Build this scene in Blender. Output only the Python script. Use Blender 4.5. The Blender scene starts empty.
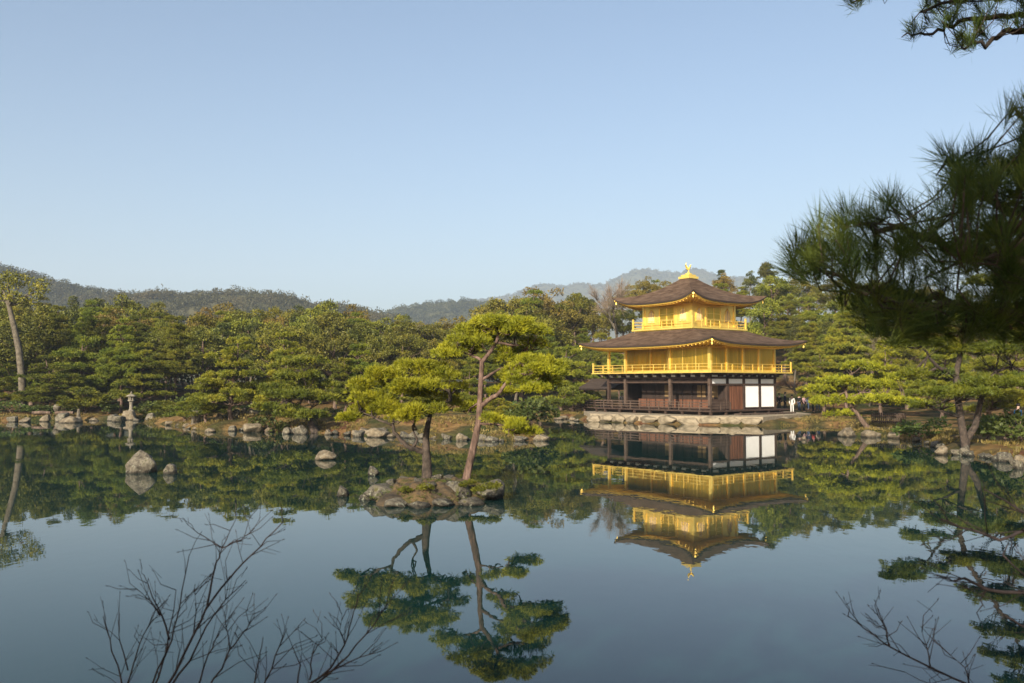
import bpy, math, random
import numpy as np
from mathutils import Vector, Matrix, noise as mnoise

random.seed(7)
RNG = np.random.default_rng(7)
S = bpy.context.scene
COL = S.collection
R = math.radians

# ------------------------------------------------------------------ camera, sky, sun, exposure
F_PX, CAM_Z, PITCH = 922.0, 3.15, math.atan(42.5 / 922.0)
cd = bpy.data.cameras.new("camera")
cd.sensor_width = 36.0
cd.lens = 36.0 * F_PX / 1024.0
cd.clip_start, cd.clip_end = 0.1, 12000.0
cd.dof.use_dof = True
cd.dof.focus_distance = 70.0
cd.dof.aperture_fstop = 7.0
cam = bpy.data.objects.new("camera", cd)
COL.objects.link(cam)
cam.location = (0, 0, CAM_Z)
cam.rotation_euler = (math.pi / 2 + PITCH, 0, 0)
S.camera = cam

SUN_AZ, SUN_EL = R(-24), R(23)          # azimuth measured from straight behind the camera, negative = left
SUN_DIR = Vector((math.sin(SUN_AZ) * math.cos(SUN_EL), -math.cos(SUN_AZ) * math.cos(SUN_EL), math.sin(SUN_EL)))
w = bpy.data.worlds.new("World")
S.world = w
w.use_nodes = True
wn = w.node_tree
bg = wn.nodes["Background"]
sky = wn.nodes.new("ShaderNodeTexSky")
sky.sky_type = 'NISHITA'
sky.sun_disc = False
sky.sun_elevation = SUN_EL
sky.sun_rotation = math.atan2(SUN_DIR.x, SUN_DIR.y)
sky.altitude = 0
sky.air_density, sky.dust_density, sky.ozone_density = 1.0, 2.5, 1.7
wn.links.new(sky.outputs[0], bg.inputs[0])
bg.inputs[1].default_value = 0.092
ld = bpy.data.lights.new("sun", 'SUN')
ld.energy = 4.9
ld.angle = R(0.6)
ld.color = (1.0, 0.92, 0.77)
sun = bpy.data.objects.new("sun", ld)
COL.objects.link(sun)
sun.rotation_euler = SUN_DIR.to_track_quat('Z', 'Y').to_euler()
S.view_settings.view_transform = 'Standard'
S.view_settings.look = 'None'
S.view_settings.exposure = 0.95
S.view_settings.gamma = 1.0
S.view_settings.use_curve_mapping = False
S.cycles.max_bounces = 6
S.cycles.diffuse_bounces = 3
S.cycles.glossy_bounces = 3
S.cycles.transmission_bounces = 3
S.cycles.volume_bounces = 0
S.cycles.use_denoising = True
S.cycles.caustics_reflective = False

# ------------------------------------------------------------------ small helpers
def at(u, v, Y):
    """the point at depth Y seen at pixel (u, v) of the photograph"""
    a, b = (u - 512.0) / F_PX, (341.5 - v) / F_PX
    c, s = math.cos(PITCH), math.sin(PITCH)
    dy, dz = c - b * s, s + b * c
    k = Y / dy
    return Vector((a * k, Y, CAM_Z + dz * k))

def on_water(u, v):
    a, b = (u - 512.0) / F_PX, (341.5 - v) / F_PX
    c, s = math.cos(PITCH), math.sin(PITCH)
    dy, dz = c - b * s, s + b * c
    k = -CAM_Z / dz
    return (a * k, dy * k)

def sstep(a, b, x):
    t = np.clip((x - a) / (b - a), 0, 1)
    return t * t * (3 - 2 * t)

def mesh_np(name, V, faces, mats=(), mi=None, smooth=False):
    """faces: a list of (n, k) int arrays"""
    me = bpy.data.meshes.new(name)
    V = np.asarray(V, dtype=np.float32).reshape(-1, 3)
    me.vertices.add(len(V))
    me.vertices.foreach_set("co", V.ravel())
    faces = [np.asarray(f, dtype=np.int32) for f in faces if len(f)]
    tot = np.concatenate([np.full(len(f), f.shape[1], np.int32) for f in faces])
    loops = np.concatenate([f.ravel() for f in faces])
    me.loops.add(len(loops))
    me.loops.foreach_set("vertex_index", loops)
    me.polygons.add(len(tot))
    st = np.zeros(len(tot), np.int32)
    st[1:] = np.cumsum(tot)[:-1]
    me.polygons.foreach_set("loop_start", st)
    me.polygons.foreach_set("loop_total", tot)
    for m in mats:
        me.materials.append(m)
    if mi is not None:
        me.polygons.foreach_set("material_index", np.asarray(mi, np.int32))
    if smooth:
        me.polygons.foreach_set("use_smooth", np.ones(len(tot), bool))
    me.update(calc_edges=True)
    me.validate()
    return me

class MB:
    """collects boxes, bars, tubes and surfaces that make ONE mesh"""
    def __init__(self):
        self.v, self.f = [], []
    def add(self, verts, faces):
        o = len(self.v)
        self.v += [tuple(p) for p in verts]
        self.f += [tuple(i + o for i in f) for f in faces]
        return self
    def box(self, x0, x1, y0, y1, z0, z1):
        return self.add([(x0, y0, z0), (x1, y0, z0), (x1, y1, z0), (x0, y1, z0), (x0, y0, z1), (x1, y0, z1), (x1, y1, z1), (x0, y1, z1)],
                        [(0, 3, 2, 1), (4, 5, 6, 7), (0, 1, 5, 4), (1, 2, 6, 5), (2, 3, 7, 6), (3, 0, 4, 7)])
    def tube(self, pts, rad, n=6, cap=True):
        pts = [Vector(p) for p in pts]
        if not isinstance(rad, (list, tuple)):
            rad = [rad] * len(pts)
        rings = []
        ref = Vector((0.31, 0.87, 0.12)).normalized()
        for i, p in enumerate(pts):
            d = (pts[min(i + 1, len(pts) - 1)] - pts[max(i - 1, 0)])
            d = d.normalized() if d.length > 1e-9 else Vector((0, 0, 1))
            if abs(d.dot(ref)) > 0.95:
                ref = Vector((0.9, -0.1, 0.3)).normalized()
            a = d.cross(ref).normalized()
            b = d.cross(a)
            rings.append([p + (a * math.cos(2 * math.pi * k / n) + b * math.sin(2 * math.pi * k / n)) * rad[i] for k in range(n)])
        vs = [q for r in rings for q in r]
        fs = []
        for i in range(len(pts) - 1):
            for k in range(n):
                k2 = (k + 1) % n
                fs.append((i * n + k, i * n + k2, (i + 1) * n + k2, (i + 1) * n + k))
        if cap:
            fs.append(tuple(range(n - 1, -1, -1)))
            fs.append(tuple((len(pts) - 1) * n + k for k in range(n)))
        return self.add(vs, fs)
    def lathe(self, prof, n=16, c=(0, 0), square=False):
        vs, fs = [], []
        for r, z in prof:
            for k in range(n):
                a = 2 * math.pi * (k + 0.5) / n
                vs.append((c[0] + r * math.cos(a), c[1] + r * math.sin(a), z))
        for i in range(len(prof) - 1):
            for k in range(n):
                k2 = (k + 1) % n
                fs.append((i * n + k, i * n + k2, (i + 1) * n + k2, (i + 1) * n + k))
        fs.append(tuple(range(n - 1, -1, -1)))
        fs.append(tuple((len(prof) - 1) * n + k for k in range(n)))
        return self.add(vs, fs)
    def grid(self, P):
        """P: rows of points"""
        m, n = len(P), len(P[0])
        return self.add([q for r in P for q in r],
                        [(i * n + j, i * n + j + 1, (i + 1) * n + j + 1, (i + 1) * n + j) for i in range(m - 1) for j in range(n - 1)])
    def mesh(self, name, m, smooth=False):
        me = bpy.data.meshes.new(name)
        me.from_pydata(self.v, [], self.f)
        for x in (m if isinstance(m, (list, tuple)) else [m]):
            me.materials.append(x)
        if smooth:
            me.polygons.foreach_set("use_smooth", np.ones(len(me.polygons), bool))
        me.update()
        return me
    def build(self, name, m, parent=None, smooth=False):
        return link(name, self.mesh(name, m, smooth), parent)

def link(name, me, parent=None):
    o = bpy.data.objects.new(name, me)
    COL.objects.link(o)
    if parent is not None:
        o.parent = parent
    return o

def tag(o, label=None, cat=None, group=None, kind=None):
    for k, v in (("label", label), ("category", cat), ("group", group), ("kind", kind)):
        if v:
            o[k] = v
    return o

def thing(name, label, cat, loc=(0, 0, 0), rz=0.0, group=None, scale=1.0):
    o = bpy.data.objects.new(name, None)
    COL.objects.link(o)
    o.location = loc
    o.rotation_euler = (0, 0, rz)
    o.scale = (scale,) * 3
    o.empty_display_size = 0.2
    return tag(o, label, cat, group)

ORD = ("first second third fourth fifth sixth seventh eighth ninth tenth eleventh twelfth thirteenth fourteenth fifteenth sixteenth seventeenth eighteenth "
       "nineteenth twentieth").split()
def ordinal(i):
    if i < 20:
        return ORD[i]
    tens = {2: "twenty", 3: "thirty", 4: "forty", 5: "fifty"}[(i + 1) // 10]
    r = (i + 1) % 10
    return {2: "twentieth", 3: "thirtieth", 4: "fortieth", 5: "fiftieth"}[(i + 1) // 10] if r == 0 else tens + "-" + ORD[r - 1]

# ------------------------------------------------------------------ materials
def new_mat(name):
    m = bpy.data.materials.new(name)
    m.use_nodes = True
    nt = m.node_tree
    return m, nt, nt.nodes["Principled BSDF"]

def noise_mat(name, cols, scale=3.0, rough=0.8, bump=0.0, bscale=None, metallic=0.0, detail=5, spec=0.3, world=False, stretch=None, pos=None):
    """cols: 2..4 colours spread over a noise"""
    m, nt, p = new_mat(name)
    N, L = nt.nodes, nt.links
    if world:
        g = N.new("ShaderNodeNewGeometry")
        src = g.outputs["Position"]
    else:
        t = N.new("ShaderNodeTexCoord")
        src = t.outputs["Object"]
    if stretch:
        mp = N.new("ShaderNodeMapping")
        mp.inputs["Scale"].default_value = stretch
        L.new(src, mp.inputs[0])
        src = mp.outputs[0]
    n = N.new("ShaderNodeTexNoise")
    n.inputs["Scale"].default_value = scale
    n.inputs["Detail"].default_value = detail
    n.inputs["Roughness"].default_value = 0.62
    L.new(src, n.inputs["Vector"])
    r = N.new("ShaderNodeValToRGB")
    el = r.color_ramp.elements
    k = len(cols)
    ps = pos or [0.32 + 0.36 * i / (k - 1) for i in range(k)]
    while len(el) < k:
        el.new(0.5)
    for i, c in enumerate(cols):
        el[i].position = ps[i]
        el[i].color = (*c, 1)
    L.new(n.outputs["Fac"], r.inputs[0])
    L.new(r.outputs[0], p.inputs["Base Color"])
    p.inputs["Roughness"].default_value = rough
    p.inputs["Metallic"].default_value = metallic
    p.inputs["Specular IOR Level"].default_value = spec
    if bump:
        n2 = N.new("ShaderNodeTexNoise")
        n2.inputs["Scale"].default_value = bscale or scale * 4
        n2.inputs["Detail"].default_value = 6
        L.new(src, n2.inputs["Vector"])
        b = N.new("ShaderNodeBump")
        b.inputs["Strength"].default_value = bump
        b.inputs["Distance"].default_value = 0.05
        L.new(n2.outputs["Fac"], b.inputs["Height"])
        L.new(b.outputs[0], p.inputs["Normal"])
    return m

def leaf_mat(name, dark, mid, light, trans=0.3, scale=0.9, objvar=0.25, huevar=.022):
    m, nt, p = new_mat(name)
    N, L = nt.nodes, nt.links
    g = N.new("ShaderNodeNewGeometry")
    n = N.new("ShaderNodeTexNoise")
    n.inputs["Scale"].default_value = scale
    n.inputs["Detail"].default_value = 4
    L.new(g.outputs["Position"], n.inputs["Vector"])
    r = N.new("ShaderNodeValToRGB")
    el = r.color_ramp.elements
    el.new(0.5)
    for e, c, q in zip(el, (dark, mid, light), (0.3, 0.5, 0.7)):
        e.position = q
        e.color = (*c, 1)
    L.new(n.outputs["Fac"], r.inputs[0])
    oi = N.new("ShaderNodeObjectInfo")
    hs = N.new("ShaderNodeHueSaturation")
    mr = N.new("ShaderNodeMapRange")
    mr.inputs[3].default_value, mr.inputs[4].default_value = 1 - objvar, 1 + objvar
    L.new(oi.outputs["Random"], mr.inputs[0])
    L.new(mr.outputs[0], hs.inputs["Value"])
    mh = N.new("ShaderNodeMapRange")
    mh.inputs[3].default_value, mh.inputs[4].default_value = 0.5 - huevar, 0.5 + huevar
    ml = N.new("ShaderNodeMath")
    ml.operation = 'FRACT'
    mu = N.new("ShaderNodeMath")
    mu.operation = 'MULTIPLY'
    mu.inputs[1].default_value = 7.31
    L.new(oi.outputs["Random"], mu.inputs[0])
    L.new(mu.outputs[0], ml.inputs[0])
    L.new(ml.outputs[0], mh.inputs[0])
    L.new(mh.outputs[0], hs.inputs["Hue"])
    L.new(r.outputs[0], hs.inputs["Color"])
    L.new(hs.outputs[0], p.inputs["Base Color"])
    p.inputs["Roughness"].default_value = 0.55
    p.inputs["Specular IOR Level"].default_value = 0.25
    tr = N.new("ShaderNodeBsdfTranslucent")
    L.new(hs.outputs[0], tr.inputs[0])
    mx = N.new("ShaderNodeMixShader")
    mx.inputs[0].default_value = trans
    L.new(p.outputs[0], mx.inputs[1])
    L.new(tr.outputs[0], mx.inputs[2])
    L.new(mx.outputs[0], N["Material Output"].inputs[0])
    return m

M = {}
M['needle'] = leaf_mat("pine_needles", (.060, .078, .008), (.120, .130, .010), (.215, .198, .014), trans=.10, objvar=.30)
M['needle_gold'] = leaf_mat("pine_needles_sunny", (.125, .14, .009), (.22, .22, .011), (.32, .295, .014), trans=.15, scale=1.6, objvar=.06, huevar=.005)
M['needle_near'] = leaf_mat("pine_needles_foreground", (.035, .058, .012), (.07, .095, .017), (.135, .145, .024), scale=7, objvar=.05)
M['broad'] = leaf_mat("broad_leaves", (.068, .074, .009), (.115, .114, .012), (.19, .165, .016), trans=.12, objvar=.38)
M['broad_brown'] = leaf_mat("brownish_leaves", (.095, .072, .014), (.14, .105, .018), (.20, .15, .022), trans=.12, objvar=.2)
M['dark_leaf'] = leaf_mat("dark_conifer_leaves", (.038, .046, .009), (.066, .072, .012), (.115, .11, .017), trans=.12, objvar=.25)
M['twig_dark'] = noise_mat('dark_twig_bark', [(.014, .010, .010), (.04, .028, .026)], 20, .85)
M['twig'] = noise_mat("bare_twigs", [(.12, .085, .06), (.22, .165, .12)], 2.0, .9)
M['shrub'] = leaf_mat("clipped_shrub_leaves", (.045, .065, .014), (.075, .10, .02), (.13, .15, .03), scale=3, objvar=.3)
M['moss_leaf'] = leaf_mat("moss_tufts", (.07, .07, .010), (.12, .11, .012), (.18, .155, .016), scale=3, objvar=.1)
M['farwood'] = leaf_mat("far_wood_leaves", (.045, .05, .018), (.075, .075, .026), (.12, .105, .04), scale=.05, objvar=.1)
M['bark'] = noise_mat("pine_bark", [(.05, .033, .023), (.11, .073, .052), (.19, .13, .095)], 5, .9, .6, 14, stretch=(1, 1, .35))
M['bark_red'] = noise_mat("red_pine_bark", [(.030, .020, .015), (.105, .064, .047), (.20, .13, .10)], 7, .9, 1.0, 11, stretch=(1, 1, .35))
M['bark_dark'] = noise_mat("dark_brown_bark", [(.018, .014, .011), (.05, .037, .028), (.09, .065, .05)], 6, .9, .5, 14)  # darkest brown bark tones, shared by several trunks
M['bark_pale'] = noise_mat("pale_bark", [(.055, .045, .03), (.10, .082, .058), (.15, .125, .09)], 4, .9, .8, 12)
M['rock'] = noise_mat("grey_rock", [(.034, .028, .019), (.088, .073, .052), (.16, .138, .10), (.06, .054, .024)], 2.2, .85, .9, 7)
M['rock_tan'] = noise_mat("tan_rock", [(.07, .052, .032), (.15, .117, .075), (.235, .19, .128)], 2.0, .85, .9, 7)
M['rock_dark'] = noise_mat("mossy_dark_rock", [(.018, .016, .012), (.05, .043, .031), (.11, .095, .072), (.065, .058, .018)], 2.6, .85, 1.0, 7)
def wet_foot(m):
    nt = m.node_tree
    N, L = nt.nodes, nt.links
    p = N["Principled BSDF"]
    src = p.inputs["Base Color"].links[0].from_socket
    g = N.new("ShaderNodeNewGeometry")
    sx = N.new("ShaderNodeSeparateXYZ")
    L.new(g.outputs["Position"], sx.inputs[0])
    n = N.new("ShaderNodeTexNoise")
    n.inputs["Scale"].default_value = 4
    L.new(g.outputs["Position"], n.inputs["Vector"])
    ma = N.new("ShaderNodeMath")
    ma.operation = 'MULTIPLY_ADD'
    ma.inputs[1].default_value = -.12
    L.new(n.outputs["Fac"], ma.inputs[0])
    L.new(sx.outputs["Z"], ma.inputs[2])
    mr = N.new("ShaderNodeMapRange")
    mr.inputs[1].default_value, mr.inputs[2].default_value = -.02, .06
    mr.inputs[3].default_value, mr.inputs[4].default_value = .32, 1.0
    L.new(ma.outputs[0], mr.inputs[0])
    mx = N.new("ShaderNodeMix")
    mx.data_type, mx.blend_type = 'RGBA', 'MULTIPLY'
    mx.inputs[0].default_value = 1
    L.new(src, mx.inputs[6])
    L.new(mr.outputs[0], mx.inputs[7])
    # pale lichen spots
    v = N.new("ShaderNodeTexNoise")
    v.inputs["Scale"].default_value = 9
    v.inputs["Detail"].default_value = 3
    L.new(g.outputs["Position"], v.inputs["Vector"])
    r = N.new("ShaderNodeMapRange")
    r.inputs[1].default_value, r.inputs[2].default_value = .60, .68
    L.new(v.outputs["Fac"], r.inputs[0])
    m2 = N.new("ShaderNodeMix")
    m2.data_type = 'RGBA'
    m2.inputs[7].default_value = (.27, .27, .20, 1)
    f = N.new("ShaderNodeMath")
    f.operation = 'MULTIPLY'
    f.inputs[1].default_value = .55
    L.new(r.outputs[0], f.inputs[0])
    L.new(f.outputs[0], m2.inputs[0])
    L.new(mx.outputs[2], m2.inputs[6])
    L.new(m2.outputs[2], p.inputs["Base Color"])
for q_ in ('rock', 'rock_tan', 'rock_dark'):
    wet_foot(M[q_])
M['terrace'] = noise_mat("terrace_stone", [(.11, .085, .052), (.20, .16, .105), (.29, .235, .16)], 1.4, .85, .6, 5)
M['stone'] = noise_mat("lantern_stone", [(.13, .11, .08), (.23, .20, .15)], 5, .85, .5, 18)
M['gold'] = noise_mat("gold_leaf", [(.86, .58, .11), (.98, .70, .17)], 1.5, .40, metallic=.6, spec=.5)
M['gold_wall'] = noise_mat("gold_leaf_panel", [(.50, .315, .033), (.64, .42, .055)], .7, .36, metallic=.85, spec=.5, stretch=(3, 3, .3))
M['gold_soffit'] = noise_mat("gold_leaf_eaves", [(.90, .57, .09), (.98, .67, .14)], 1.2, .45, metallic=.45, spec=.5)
M['shingle'] = noise_mat("bark_shingles", [(.050, .030, .019), (.092, .058, .038), (.135, .090, .060)], 1.3, .9, .6, 22, spec=.08, stretch=(1, 1, 4))
M['shingle_edge'] = noise_mat("shingle_edge", [(.03, .02, .014), (.06, .04, .028)], 3, .85, .4, 30, stretch=(.4, .4, 8))
M['wood'] = noise_mat("dark_timber", [(.028, .016, .011), (.062, .037, .025)], 2.5, .75, .2, 20, stretch=(2, 2, .4))
M['wood_red'] = noise_mat("brown_door_timber", [(.065, .026, .014), (.17, .07, .036)], 1.6, .7, .2, 20, stretch=(3, 3, .3))
M['wood_grey'] = noise_mat("weathered_timber", [(.05, .032, .023), (.10, .066, .047)], 3, .8, .2, 20)
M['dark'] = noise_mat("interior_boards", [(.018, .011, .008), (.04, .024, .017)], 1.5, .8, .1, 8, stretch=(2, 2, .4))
M['plaster'] = noise_mat("white_plaster", [(.76, .74, .70), (.82, .80, .76)], 1.5, .8)
M['white_cloth'] = noise_mat("white_cloth", [(.70, .69, .67), (.8, .79, .77)], 9, .9)
M['straw'] = leaf_mat("dry_grass_blades", (.09, .075, .02), (.19, .125, .04), (.30, .20, .07), scale=1.2, objvar=.1)
M['skin'] = noise_mat("skin", [(.50, .32, .24), (.56, .37, .28)], 9, .6)
M['hair'] = noise_mat("dark_hair", [(.012, .009, .007), (.03, .022, .018)], 30, .6)
for nm, c in (("navy", (.02, .025, .05)), ("black", (.015, .015, .017)), ("white", (.55, .54, .52)), ("red", (.32, .05, .05)), ("blue", (.02, .20, .42)),
              ("grey", (.18, .18, .19)), ("beige", (.42, .34, .24)), ("pink", (.55, .33, .33)), ("denim", (.05, .075, .13))):
    M[nm] = noise_mat(nm + "_fabric", [tuple(x * .85 for x in c), tuple(min(1, x * 1.1) for x in c)], 14, .9)

# ground: moss, dry winter grass and bare earth in patches
def ground_mat():
    m, nt, p = new_mat("ground_earth")
    N, L = nt.nodes, nt.links
    g = N.new("ShaderNodeNewGeometry")
    def ramp(scale, stops, detail=5):
        n = N.new("ShaderNodeTexNoise")
        n.inputs["Scale"].default_value = scale
        n.inputs["Detail"].default_value = detail
        L.new(g.outputs["Position"], n.inputs["Vector"])
        r = N.new("ShaderNodeValToRGB")
        el = r.color_ramp.elements
        while len(el) < len(stops):
            el.new(.5)
        for e, (q, c) in zip(el, stops):
            e.position, e.color = q, (*c, 1)
        L.new(n.outputs["Fac"], r.inputs[0])
        return r.outputs[0]
    a = ramp(.33, [(.36, (.040, .046, .012)), (.48, (.075, .058, .022)), (.57, (.19, .115, .042)), (.66, (.10, .045, .022))])
    b = ramp(2.5, [(.3, (.55, .55, .55)), (.7, (1.2, 1.2, 1.2))])
    mx = N.new("ShaderNodeMix")
    mx.data_type, mx.blend_type = 'RGBA', 'MULTIPLY'
    mx.inputs[0].default_value = 1
    L.new(a, mx.inputs[6])
    L.new(b, mx.inputs[7])
    L.new(mx.outputs[2], p.inputs["Base Color"])
    p.inputs["Roughness"].default_value = .95
    p.inputs["Specular IOR Level"].default_value = .1
    n2 = N.new("ShaderNodeTexNoise")
    n2.inputs["Scale"].default_value = 6
    n2.inputs["Detail"].default_value = 6
    L.new(g.outputs["Position"], n2.inputs["Vector"])
    bp = N.new("ShaderNodeBump")
    bp.inputs["Strength"].default_value = .8
    bp.inputs["Distance"].default_value = .12
    L.new(n2.outputs["Fac"], bp.inputs["Height"])
    L.new(bp.outputs[0], p.inputs["Normal"])
    return m
M['ground'] = ground_mat()

def water_mat():
    m, nt, p = new_mat("pond_water")
    N, L = nt.nodes, nt.links
    p.inputs["Base Color"].default_value = (.006, .024, .021, 1)
    p.inputs["Roughness"].default_value = .012
    p.inputs["IOR"].default_value = 1.333
    p.inputs["Specular IOR Level"].default_value = .5
    g = N.new("ShaderNodeNewGeometry")
    hs = []
    for sc, stretch in ((1.1, (1, .6, 1)), (4.5, (1, .5, 1))):
        mp = N.new("ShaderNodeMapping")
        mp.inputs["Scale"].default_value = stretch
        L.new(g.outputs["Position"], mp.inputs[0])
        n = N.new("ShaderNodeTexNoise")
        n.inputs["Scale"].default_value = sc
        n.inputs["Detail"].default_value = 2
        L.new(mp.outputs[0], n.inputs["Vector"])
        hs.append(n.outputs["Fac"])
    # calm and ruffled patches
    n3 = N.new("ShaderNodeTexNoise")
    n3.inputs["Scale"].default_value = .06
    L.new(g.outputs["Position"], n3.inputs["Vector"])
    mr = N.new("ShaderNodeMapRange")
    mr.inputs[1].default_value, mr.inputs[2].default_value = .4, .65
    mr.inputs[3].default_value, mr.inputs[4].default_value = .25, 1.0
    L.new(n3.outputs["Fac"], mr.inputs[0])
    ad = N.new("ShaderNodeMath")
    ad.operation = 'MULTIPLY_ADD'
    ad.inputs[1].default_value = .35
    L.new(hs[1], ad.inputs[0])
    L.new(hs[0], ad.inputs[2])
    b = N.new("ShaderNodeBump")
    b.inputs["Distance"].default_value = .003
    L.new(mr.outputs[0], b.inputs["Strength"])
    L.new(ad.outputs[0], b.inputs["Height"])
    L.new(b.outputs[0], p.inputs["Normal"])
    return m
M['water'] = water_mat()

# ------------------------------------------------------------------ terrain
FAR = [on_water(u, v) for u, v in ((0, 421), (60, 420.3), (120, 420), (160, 419))]
POND = ([(-60, 50), (-62, 74), (-56, 80)] + FAR + [(-30, 90), (-18, 94), (-5, 93), (2, 89), (5, 84.5), (6.0, 80.5), (6.3, 77.5)] +
        [on_water(640, 423.6), on_water(700, 425.3), on_water(760, 426), on_water(828, 425.3), (25.5, 69), (23.5, 63), (21.5, 58.5)] +
        [on_water(u, v) for u, v in ((838, 435.5), (880, 436.5), (915, 440), (930, 447), (955, 454), (990, 459), (1024, 464), (1075, 472))] +
        [(19.5, 26), (15.5, 18), (10, 9.5), (6, 6.8), (2, 5.9), (-3, 5.9), (-9, 7.5), (-20, 14), (-40, 30)])
ISLAND = ([on_water(u, v) for u, v in ((163, 424.5), (180, 427), (196, 430.5), (214, 431.5), (240, 430.6), (275, 432), (312, 433), (356, 435.5), (390, 437),
                                       (425, 438.5), (460, 440), (500, 441.5), (532, 441), (549, 438.5), (553, 433))] +
          [(1.6, 68), (-4, 73), (-14, 77), (-24, 78.5), (-31, 76.5)])
TERRACE_Z = 0.62

def sdist(poly, X, Y):
    """signed distance to a polygon, positive inside"""
    P = np.array(poly)
    Q = np.roll(P, -1, axis=0)
    d2 = np.full(X.shape, 1e18)
    ins = np.zeros(X.shape, bool)
    for (x0, y0), (x1, y1) in zip(P, Q):
        ex, ey = x1 - x0, y1 - y0
        t = np.clip(((X - x0) * ex + (Y - y0) * ey) / (ex * ex + ey * ey), 0, 1)
        d2 = np.minimum(d2, (X - x0 - t * ex) ** 2 + (Y - y0 - t * ey) ** 2)
        c = ((y0 > Y) != (y1 > Y)) & (X < (x1 - x0) * (Y - y0) / (y1 - y0 + 1e-12) + x0)
        ins ^= c
    d = np.sqrt(d2)
    return np.where(ins, d, -d)

def lump(X, Y):
    return (np.sin(X * .9 + 1.3) * np.cos(Y * .7 + .4) + .6 * np.sin(X * 2.1 + Y * 1.3) + .5 * np.cos(X * .37 - Y * .53)) / 2.1

def ground_z(X, Y):
    X, Y = np.asarray(X, float), np.asarray(Y, float)
    sd = sdist(POND, X, Y)
    si = sdist(ISLAND, X, Y)
    d = np.maximum(-sd, si)            # distance inland, negative over water
    land = sstep(-.5, .9, d) * .62 - .30 + .022 * np.clip(d, 0, 25) + .12 * lump(X, Y) * sstep(.3, 3, d)
    bed = np.clip(d * .5, -1.4, 0) - .25
    z = np.where(d > -.5, land, bed - .05)
    # the central island is a low mound
    z = z + .55 * sstep(.6, 4.0, si) + .12 * lump(X * 1.4, Y * 1.4) * sstep(.5, 2, si)
    # rising ground behind the far shores, a wooded hill behind the pavilion
    ang = X / np.maximum(Y, 1)
    z = z + sstep(86, 135, Y) * 2.6 * sstep(0, 6, d)
    z = z + sstep(94, 150, Y) * 9.5 * sstep(-.02, .20, ang) * sstep(0, 6, d)
    # bank under the camera
    near = sstep(9, 1.5, Y) * sstep(0, 4.2, d)
    z = z + 1.05 * near
    return z

xs = np.concatenate([[-6000, -2500, -1200, -700, -400, -260, -180, -130, -100, -85], np.arange(-72, 72.1, .5), [80, 95, 120, 160, 230, 350, 600, 1200, 2500, 6000]])
ys = np.concatenate([[-400, -150, -70, -40, -25, -15, -9, -5, -2, 0, 1, 2, 3, 4], np.arange(4.5, 100, .5), np.arange(101, 160, 2.5), [170, 190, 230, 300, 420, 700, 1200, 2500, 6000]])
GX, GY = np.meshgrid(xs, ys)
GZ = ground_z(GX, GY)
nx, ny = len(xs), len(ys)
idx = np.arange(nx * ny).reshape(ny, nx)
quads = np.stack([idx[:-1, :-1].ravel(), idx[:-1, 1:].ravel(), idx[1:, 1:].ravel(), idx[1:, :-1].ravel()], 1)
g = link("ground", mesh_np("ground", np.stack([GX, GY, GZ], -1), [quads], [M['ground']], smooth=True))
tag(g, kind="structure")

def gz(x, y):
    return float(ground_z(np.array([x]), np.array([y]))[0])

mb = MB()
mb.add([(-75, 2, 0), (75, 2, 0), (75, 100, 0), (-75, 100, 0)], [(0, 1, 2, 3)])
tag(mb.build("water", M['water']), kind="structure")

# ------------------------------------------------------------------ foliage geometry
def blades(P, D, l, wd, up_bend=0.0, rng=RNG):
    """one thin rhombic blade per row: base P, direction D, length l, width wd"""
    n = len(P)
    D = D / np.linalg.norm(D, axis=1, keepdims=True)
    rnd = rng.normal(size=(n, 3))
    side = np.cross(D, rnd)
    side /= np.linalg.norm(side, axis=1, keepdims=True) + 1e-9
    l = np.broadcast_to(np.asarray(l, float), (n,))[:, None]
    wd = np.broadcast_to(np.asarray(wd, float), (n,))[:, None]
    mid = P + D * l * .5
    tip = P + D * l
    V = np.stack([P, mid + side * wd * .5, tip, mid - side * wd * .5], 1).reshape(-1, 3)
    return V

def quad_faces(nq, off=0):
    return np.arange(nq * 4).reshape(-1, 4) + off

def tufts(P, N, k, l, wd, spread, rng=RNG):
    """k blades from every point P, spread round its direction N"""
    n = len(P)
    PP = np.repeat(P, k, axis=0)
    NN = np.repeat(N, k, axis=0)
    D = NN + rng.normal(size=(n * k, 3)) * spread
    ll = l * (.65 + .5 * rng.random(n * k))
    return blades(PP, D, ll, wd, rng=rng)

def pad_points(c, rx, ry, t, n, rng, tilt=(0, 0)):
    """points and directions over a flat cloud of needles: domed top, thin ragged rim, fairly flat underside"""
    ph = rng.random(n) * 2 * np.pi
    lob = 1 + .16 * np.sin(3 * ph + rng.random() * 6) + .12 * np.sin(5 * ph + rng.random() * 6) + .08 * np.sin(9 * ph + rng.random() * 6)
    rho = np.sqrt(rng.random(n)) * lob
    x, y = rx * rho * np.cos(ph), ry * rho * np.sin(ph)
    h = t * np.sqrt(np.clip(1 - np.clip(rho, 0, 1) ** 2, 0, 1))
    bumps = .22 * t * np.sin(x * 3.1 / max(rx, .2) * 1.7 + rng.random() * 6) * np.cos(y * 3.3 / max(ry, .2) * 1.6 + rng.random() * 6)
    z = h * (1 - rng.random(n) ** 1.7 * 1.15) + bumps
    z = z + x * tilt[0] + y * tilt[1]
    P = np.stack([x, y, z], 1) + np.array(c)
    N = np.stack([np.cos(ph) * rho * .9, np.sin(ph) * rho * .9, .35 + .75 * (z - z.min()) / (np.ptp(z) + 1e-6)], 1)
    return P, N

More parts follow.
